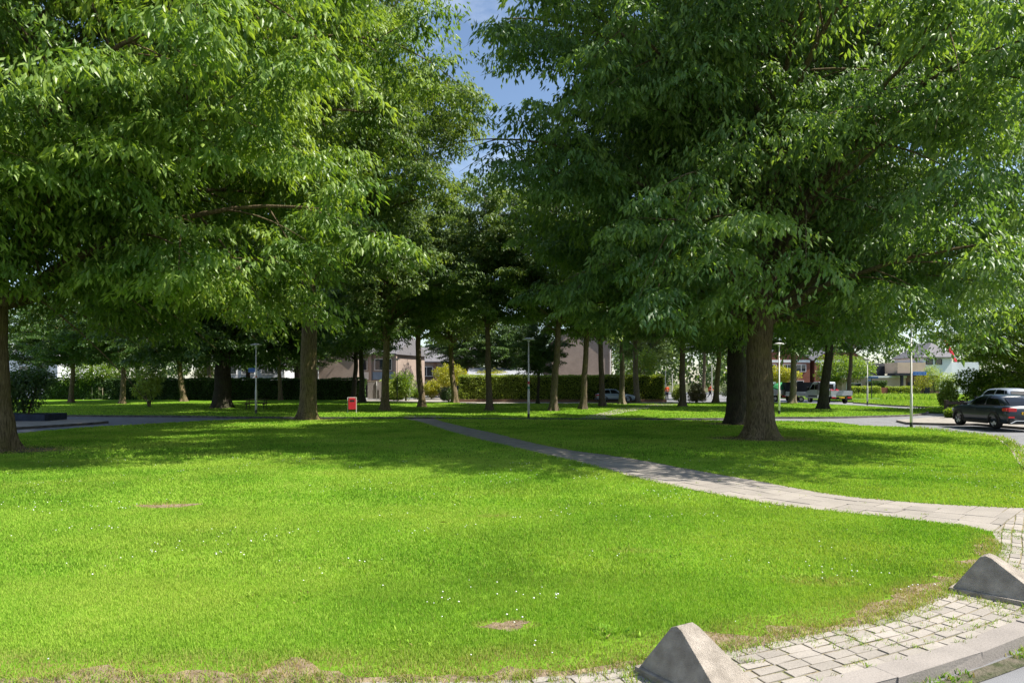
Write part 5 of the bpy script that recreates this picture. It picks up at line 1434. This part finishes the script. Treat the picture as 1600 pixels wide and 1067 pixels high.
    # tail lamps, bumper, plate, lights, mirrors, handles
    for x in (-1,1):
        mb = MB(); mb.box(*sorted((x*hw*.50, x*hw*.885)), -hl-.005, -hl+.16, belt-.22, belt-.06); mb.box(*sorted((x*hw*.885, x*hw*.975)), -hl+.03, -hl+.30, belt-.20, belt-.075); mb.build('tail_lamp', M['lamp_red'], t, bevel=.015)
        mb = MB(); mb.box(*sorted((x*hw*.48, x*hw*.86)), hl-.20, hl-.015, hood-.34, hood-.20); mb.build('headlight', M['lamp_clear'], t, bevel=.02)
        mb = MB(); mb.box(*sorted((x*(hw-.02), x*(hw+.17))), cowl-.35, cowl-.22, belt+.0, belt+.14); mb.build('mirror', M['black_plastic'], t, bevel=.025)
        for y in (cowl-1.05, cowl-2.0):
            mb = MB(); mb.box(*sorted((x*(hw*.985), x*(hw+.014))), y, y+.2, belt-.18, belt-.145); mb.build('door_handle', paint, t)
        mb = MB(); mb.box(*sorted((x*hw*.62, x*hw*.88)), -hl-.025, -hl+.03, clear+.28, clear+.35); mb.build('reflector', M['lamp_red'], t)
    mb = MB(); mb.box(-hw*.86,hw*.86,-hl-.02,-hl+.12,clear+.02,clear+.26); mb.build('bumper', M['black_plastic'], t, bevel=.03)
    mb = MB(); mb.bar((-hw*.80,-hl-.03,clear+.06),(-hw*.55,-hl-.03,clear+.17),.03); mb.bar((-hw*.55,-hl-.03,clear+.17),(hw*.55,-hl-.03,clear+.17),.03); mb.bar((hw*.55,-hl-.03,clear+.17),(hw*.80,-hl-.03,clear+.06),.03); mb.build('bumper_trim', M['rim'], t)
    mb = MB(); mb.box(-.26,.26,-hl-.035,-hl-.005,belt-.34,belt-.23); pl_ = mb.build('number_plate', M['plate'], t)
    mb = MB()
    for i in range(8): mb.box(-.21+i*.053,-.21+i*.053+.03,-hl-.038,-hl-.0352,belt-.315,belt-.255)
    mb.build('characters', M['black_plastic'], pl_)
    return t

rw = np.array(g(1556.5,669.8)); fd = np.array([.06,1.0]); fd /= np.linalg.norm(fd)
cpos = rw + np.array([fd[1],-fd[0]])*.79 + fd*1.28
car('parked_suv', cpos, math.atan2(fd[1],fd[0])-math.pi/2, M['paint_suv'], 'dark grey-green compact SUV parked at the right picture edge, red tail lamp showing', H=1.48, L=4.18, belt=.99, hood=1.0, clear=.22, cowl=.95, roof0=.20, roof1=-1.22, rear=-1.98, quarter=False)
car('parked_car', (28.9,40.4), R(-4), M['paint_silver'], 'silver blue car mostly hidden behind the dark SUV, only its arched roof and windows showing', L=4.3, W=1.8, H=1.68, belt=1.05, hood=1.0, clear=.18, wr=.33, cowl=.95, roof0=.25, roof1=-1.6, cladding=False)
car('parked_car', (10.75,71.3), R(-90), M['paint_blue'], 'silver blue older hatchback parked side-on in front of the long clipped hedge', L=4.0, W=1.66, H=1.36, belt=.86, hood=.84, clear=.2, wr=.29, wb=2.45, cowl=.75, roof0=.05, roof1=-1.25, cladding=True)

# flatbed trucks
def flatbed(name, pos, heading, paint, label, bed_m, cab_rear=.2, L=5.6, W=2.06):
    t = empty(name, (*pos, 0), heading, label, 'truck')
    hl, hw = L/2, W/2
    # cab: side profile extruded with tumblehome
    prof = [(hl,.45),(hl,.92),(hl-.12,1.08),(hl-.75,1.28),(hl-1.45,1.98),(hl-1.75,2.08),(cab_rear+.05,2.08),(cab_rear,2.0),(cab_rear,.45)]
    n = len(prof); V = []
    for s in (-1,1):
        for (y,z) in prof:
            w = hw*.94 if z < 1.3 else hw*.94-(z-1.3)*.12
            V.append((s*w,y,z))
    Fc = [tuple(range(n)), tuple(range(2*n-1,n-1,-1))]+[(i,n+i,n+(i+1)%n,(i+1)%n) for i in range(n)]
    mb = MB(); mb.add(V,Fc); mb.build('cab', paint, t, bevel=.04)
    for s in (-1,1):
        for (y0,y1,ya,yb) in ((hl-1.98,hl-1.02,hl-1.98,hl-1.52),(hl-2.75,hl-2.08,hl-2.70,hl-2.08)):
            x = s*(hw*.94+.006); x2 = s*(hw*.94-.065+.006)
            mb = MB(); mb.add([(x,y0,1.32),(x,y1,1.32),(x2,yb,1.86),(x2,ya,1.86)],[(0,1,2,3)]); mb.build('side_window', M['glass_car'], t)
        mb = MB(); mb.box(*sorted((s*(hw*.95),s*(hw*.95+.25))),hl-1.02,hl-.92,1.25,1.6); mb.build('mirror', M['black_plastic'], t, bevel=.02)
        mb = MB(); mb.box(*sorted((s*hw*.5,s*hw*.9)),hl-.02,hl+.02,.72,.95); mb.build('headlight', M['lamp_clear'], t)
        mb = MB(); mb.box(*sorted((s*hw*.52,s*hw*.92)),-hl-.05,-hl+.05,.52,.66); mb.build('tail_lamp', M['lamp_red'], t, bevel=.015)
        mb = MB(); mb.box(*sorted((s*(hw*.94+.002),s*(hw*.94+.016))),cab_rear+.05,hl-.75,.62,.74); mb.build('side_strip', M['black_plastic'], t)
    mb = MB(); q0, q1 = (hl-.80,1.315), (hl-1.42,1.965)
    mb.add([(-hw*.84,q0[0]+.02,q0[1]+.02),(hw*.84,q0[0]+.02,q0[1]+.02),(hw*.76,q1[0]+.02,q1[1]+.02),(-hw*.76,q1[0]+.02,q1[1]+.02)],[(0,1,2,3)]); mb.build('windscreen', M['glass_car'], t)
    mb = MB(); mb.add([(-hw*.7,cab_rear-.006,1.38),(hw*.7,cab_rear-.006,1.38),(hw*.66,cab_rear-.006,1.86),(-hw*.66,cab_rear-.006,1.86)],[(0,1,2,3)]); mb.build('rear_window', M['glass_car'], t)
    mb = MB(); mb.box(-hw,hw,-hl,cab_rear-.12,.80,.90); mb.build('bed_floor', bed_m, t)
    for s in (-1,1):
        mb = MB(); mb.box(*sorted((s*(hw-.04),s*hw)),-hl,cab_rear-.12,.903,1.25); mb.build('drop_side', bed_m, t)
    mb = MB(); mb.box(-hw+.043,hw-.043,-hl,-hl+.04,.903,1.25); mb.build('tailboard', bed_m, t)
    mb = MB(); mb.box(-hw*.45,hw*.45,-hl+.1,hl-.3,.42,.62); mb.box(-hw*.95,hw*.95,-hl-.03,-hl+.10,.45,.51); mb.build('chassis', M['black_plastic'], t)
    mb = MB(); mb.box(-.26,.26,-hl-.06,-hl-.034,.54,.66); mb.build('number_plate', M['plate'], t)
    for s in (-1,1):
        wheel(t, s*(hw-.2), hl-.85, .34, .24); wheel(t, s*(hw-.2), -hl+1.05, .34, .24)
    return t
flatbed('flatbed_truck', (31.2,67.5), R(1), M['paint_white'], 'white double cab flatbed truck with red cans on its bed behind the grass island tree', M['alu'])
mb = MB()
t = empty('load_rack', (31.2,67.45,.905), R(1), 'dark mesh headboard rack standing on the white truck bed', 'rack')
mb.box(-.95,-.1,-.05,0,.0,1.15); mb.build('mesh_panel', M['net_black'], t)
mb = MB(); mb.bar((-.98,-.02,0),(-.98,-.02,1.2),.06); mb.bar((-.07,-.02,0),(-.07,-.02,1.2),.06); mb.bar((-1.0,-.02,1.19),(-.05,-.02,1.19),.05); mb.build('frame', M['black_plastic'], t)
for i, (x, lb) in enumerate(((30.65,'red fuel can at the left on the white truck bed'),(31.1,'red fuel can at the right on the white truck bed'))):
    t = empty('fuel_can', (x,65.4,.903), R(i*20), lb, 'can', 'red cans on the truck bed')
    mb = MB(); mb.box(-.19,.19,-.12,.12,0,.42); mb.build('body', M['red'], t, bevel=.04)
    mb = MB(); mb.bar((-.12,0,.42),(-.12,0,.50),.04); mb.bar((.06,0,.42),(.06,0,.50),.04); mb.bar((-.13,0,.50),(.08,0,.50),.04); mb.build('handle', M['red'], t)
    mb = MB(); mb.lathe([(.035,.42),(.035,.49),(.001,.5)], 8, (.14,0,0)); mb.build('cap', M['black_plastic'], t)
flatbed('flatbed_truck', (28.3,74.6), R(20), M['paint_mint'], 'pale mint flatbed truck carrying a green sheet, left of the pale-trunked tree', M['alu'])
# green sheet heap on the second truck
r_ = np.random.default_rng(131); n = 14; V = []
for i in range(n):
    for j in range(n):
        u, v = i/(n-1)*2-1, j/(n-1)*2-1
        hgt = .75*math.cos(u*1.4)*math.cos(v*1.45)+.12*math.sin(u*7+v*3)*(1-u*u)*(1-v*v)+.05*r_.random()
        V.append((u*.92, v*1.15-.0, max(hgt,.0)))
Fc = [(i*n+j,(i+1)*n+j,(i+1)*n+j+1,i*n+j+1) for i in range(n-1) for j in range(n-1)]
mb = MB(); mb.add(V,Fc); o = mb.build('tarpaulin', M['tarp_green'], None, smooth=True)
o.location = (28.3+.46,74.6-1.26,1.2); o.rotation_euler = (0,0,R(20))
so_ = o.modifiers.new('thickness','SOLIDIFY'); so_.thickness = .012
tag(o, 'bright green sheet heaped over the load of the mint truck', 'tarpaulin')
# mesh sided trailer between the trucks
t = empty('cage_trailer', (30.2,71.9,0), R(80), 'grey trailer with tall dark mesh sides between the two flatbed trucks', 'trailer')
mb = MB(); mb.box(-.95,.95,-1.5,1.5,.62,.74); mb.build('bed_floor', M['alu'], t)
for s in (-1,1):
    mb = MB(); mb.box(*sorted((s*.91,s*.95)),-1.5,1.5,.743,1.08); mb.build('drop_side', M['alu'], t)
    mb = MB(); mb.box(*sorted((s*.92,s*.94)),-1.48,1.48,1.083,2.05); mb.build('mesh_side', M['net_black'], t)
    wheel(t, s*.98, 0, .30, .18)
for y in (-1.47,1.47):
    mb = MB(); mb.box(-.90,.90,y-.01,y+.01,.743,2.05); mb.build('mesh_end', M['net_black'], t)
mb = MB(); mb.bar((0,1.5,.66),(0,2.5,.5),.09); mb.build('drawbar', M['black_plastic'], t)

# ------------------------------------------------------------------ people
def skin_mesh(name, nodes, edges, m, parent, root=0, sub=2):
    me = bpy.data.meshes.new(name)
    me.from_pydata([n[0] for n in nodes], edges, [])
    o = link(name, me, m, parent)
    md = o.modifiers.new('skin', 'SKIN'); md.use_smooth_shade = True
    sv = me.skin_vertices[0].data
    for i, n in enumerate(nodes):
        r = n[1]; sv[i].radius = r if isinstance(r, tuple) else (r, r)
        sv[i].use_root = (i == root)
    s = o.modifiers.new('sub', 'SUBSURF'); s.levels = sub; s.render_levels = sub
    return o

def person(pos, rz, label, pose):
    t = empty('person', (*pos, 0), rz, label, 'person')
    J = pose
    # body: one continuous skinned figure
    names = list(J); idx = {k:i for i,k in enumerate(names)}
    rad = dict(pelvis=.12, waist=.115, chest=.135, neck0=.07, neck=.052, head0=.075, head1=.092, head2=.075,
               shl=.065, ell=.045, wrl=.032, hal=.035, shr=.065, elr=.045, wrr=.032, har=.035,
               hil=.085, knl=.060, anl=.042, tol=.035, hir=.085, knr=.060, anr=.042, tor=.035)
    E = [('pelvis','waist'),('waist','chest'),('chest','neck0'),('neck0','neck'),('neck','head0'),('head0','head1'),('head1','head2'),
         ('chest','shl'),('shl','ell'),('ell','wrl'),('wrl','hal'),('chest','shr'),('shr','elr'),('elr','wrr'),('wrr','har'),
         ('pelvis','hil'),('hil','knl'),('knl','anl'),('anl','tol'),('pelvis','hir'),('hir','knr'),('knr','anr'),('anr','tor')]
    skin_mesh('body', [(J[k], rad[k]) for k in names], [(idx[a],idx[b]) for a,b in E], M['skin'], t)
    def sub_fig(nm, keys, edges, extra, m):
        ks = list(keys); ii = {k:i for i,k in enumerate(ks)}
        return skin_mesh(nm, [(J[k], rad[k]+extra) for k in ks], [(ii[a],ii[b]) for a,b in edges], m, t)
    jk = sub_fig('hi_vis_jacket', ['pelvis','waist','chest','neck0','shl','ell','wrl','shr','elr','wrr'],
            [('pelvis','waist'),('waist','chest'),('chest','neck0'),('chest','shl'),('shl','ell'),('ell','wrl'),('chest','shr'),('shr','elr'),('elr','wrr')], .028, M['orange'])
    sub_fig('trousers', ['pelvis','hil','knl','anl','hir','knr','anr'], [('pelvis','hil'),('hil','knl'),('knl','anl'),('pelvis','hir'),('hir','knr'),('knr','anr')], .022, M['navy'])
    for a, b in (('anl','tol'),('anr','tor')):
        pa, pb = Vector(J[a]), Vector(J[b])
        skin_mesh('shoe', [(tuple(pa+Vector((0,-.05,-.03))), .045), (tuple(pa+Vector((0,0,-.02))), .052), (tuple(pb), .048)], [(0,1),(1,2)], M['black_plastic'], t)
    h0, h1, h2 = Vector(J['head0']), Vector(J['head1']), Vector(J['head2'])
    skin_mesh('hair', [(tuple(h1+Vector((0,-.035,.01))), .085), (tuple(h2+Vector((0,-.02,.02))), .082)], [(0,1)], M['hair'], t)
    # face: nose, eyes, ears on the front (+y)
    mb = MB(); c = h1
    mb.tube([c+Vector((0,.085,.03)), c+Vector((0,.115,-.015)), c+Vector((0,.095,-.03))], [.010,.016,.012], 6); mb.build('nose', M['skin'], t)
    mb = MB()
    for s in (-1,1): mb.lathe([(.001,-.01),(.011,0),(.001,.01)], 8, tuple(c+Vector((s*.034,.084,.025))))
    mb.build('eyes', M['black_plastic'], t)
    # five fingers on each hand
    for w, h in (('wrl','hal'),('wrr','har')):
        a, b = Vector(J[w]), Vector(J[h]); d = (b-a).normalized(); sdv = d.cross(Vector((1,0,0)));
        sdv = Vector((0,1,0)) if sdv.length < .1 else sdv.normalized()
        mb = MB()
        for i, (o_, ln) in enumerate(((-.030,.062),(-.010,.075),(.010,.070),(.030,.055))):
            p = b+sdv*o_*.9+d*.02
            mb.tube([p, p+d*ln*.55, p+d*ln*.95+Vector((0,.0,0))+sdv*.004], [.010,.0095,.007], 6)
        p = a+d*.03+sdv*.03; mb.tube([p, p+sdv*.03+d*.03, p+sdv*.035+d*.06], [.011,.010,.008], 6)
        mb.build('fingers', M['skin'], t)
    # grey reflective band round the jacket
    mb = MB(); wv = Vector(J['waist'])
    mb.lathe([(.158,-.03),(.160,.03)], 18, tuple(wv+Vector((0,0,.05)))); mb.build('reflective_band', M['reflect'], jk)
    return t

def pose_stand():
    return dict(pelvis=(0,0,.94), waist=(0,0,1.12), chest=(0,0,1.34), neck0=(0,.0,1.47), neck=(0,.01,1.53), head0=(0,.02,1.59), head1=(0,.02,1.67), head2=(0,.01,1.73),
        shl=(-.19,0,1.41), ell=(-.25,.02,1.14), wrl=(-.22,.17,.97), hal=(-.20,.23,.93), shr=(.19,0,1.41), elr=(.25,.02,1.14), wrr=(.22,.17,.97), har=(.20,.23,.93),
        hil=(-.09,0,.86), knl=(-.10,.02,.48), anl=(-.11,-.02,.09), tol=(-.12,.15,.045), hir=(.09,0,.86), knr=(.10,.02,.48), anr=(.11,-.02,.09), tor=(.13,.15,.045))
def pose_walk():
    return dict(pelvis=(0,0,.92), waist=(0,.01,1.10), chest=(0,.04,1.32), neck0=(0,.06,1.45), neck=(0,.075,1.51), head0=(0,.09,1.57), head1=(0,.09,1.65), head2=(0,.08,1.71),
        shl=(-.19,.05,1.39), ell=(-.24,-.10,1.14), wrl=(-.22,-.10,.90), hal=(-.21,-.07,.82), shr=(.19,.03,1.39), elr=(.25,.13,1.14), wrr=(.22,.33,1.02), har=(.20,.40,1.0),
        hil=(-.09,.02,.84), knl=(-.10,.24,.50), anl=(-.10,.36,.12), tol=(-.10,.53,.09), hir=(.09,-.02,.84), knr=(.10,-.10,.47), anr=(.10,-.40,.16), tor=(.11,-.27,.05))
person(g(1042.3,624.4), R(10), 'person in orange hi-vis jacket and dark trousers standing at the end of the long hedge', pose_stand())
person(g(1109.5,621.6), R(-78), 'person in orange hi-vis jacket walking beside the slim tree right of the pinkish shrub', pose_walk())
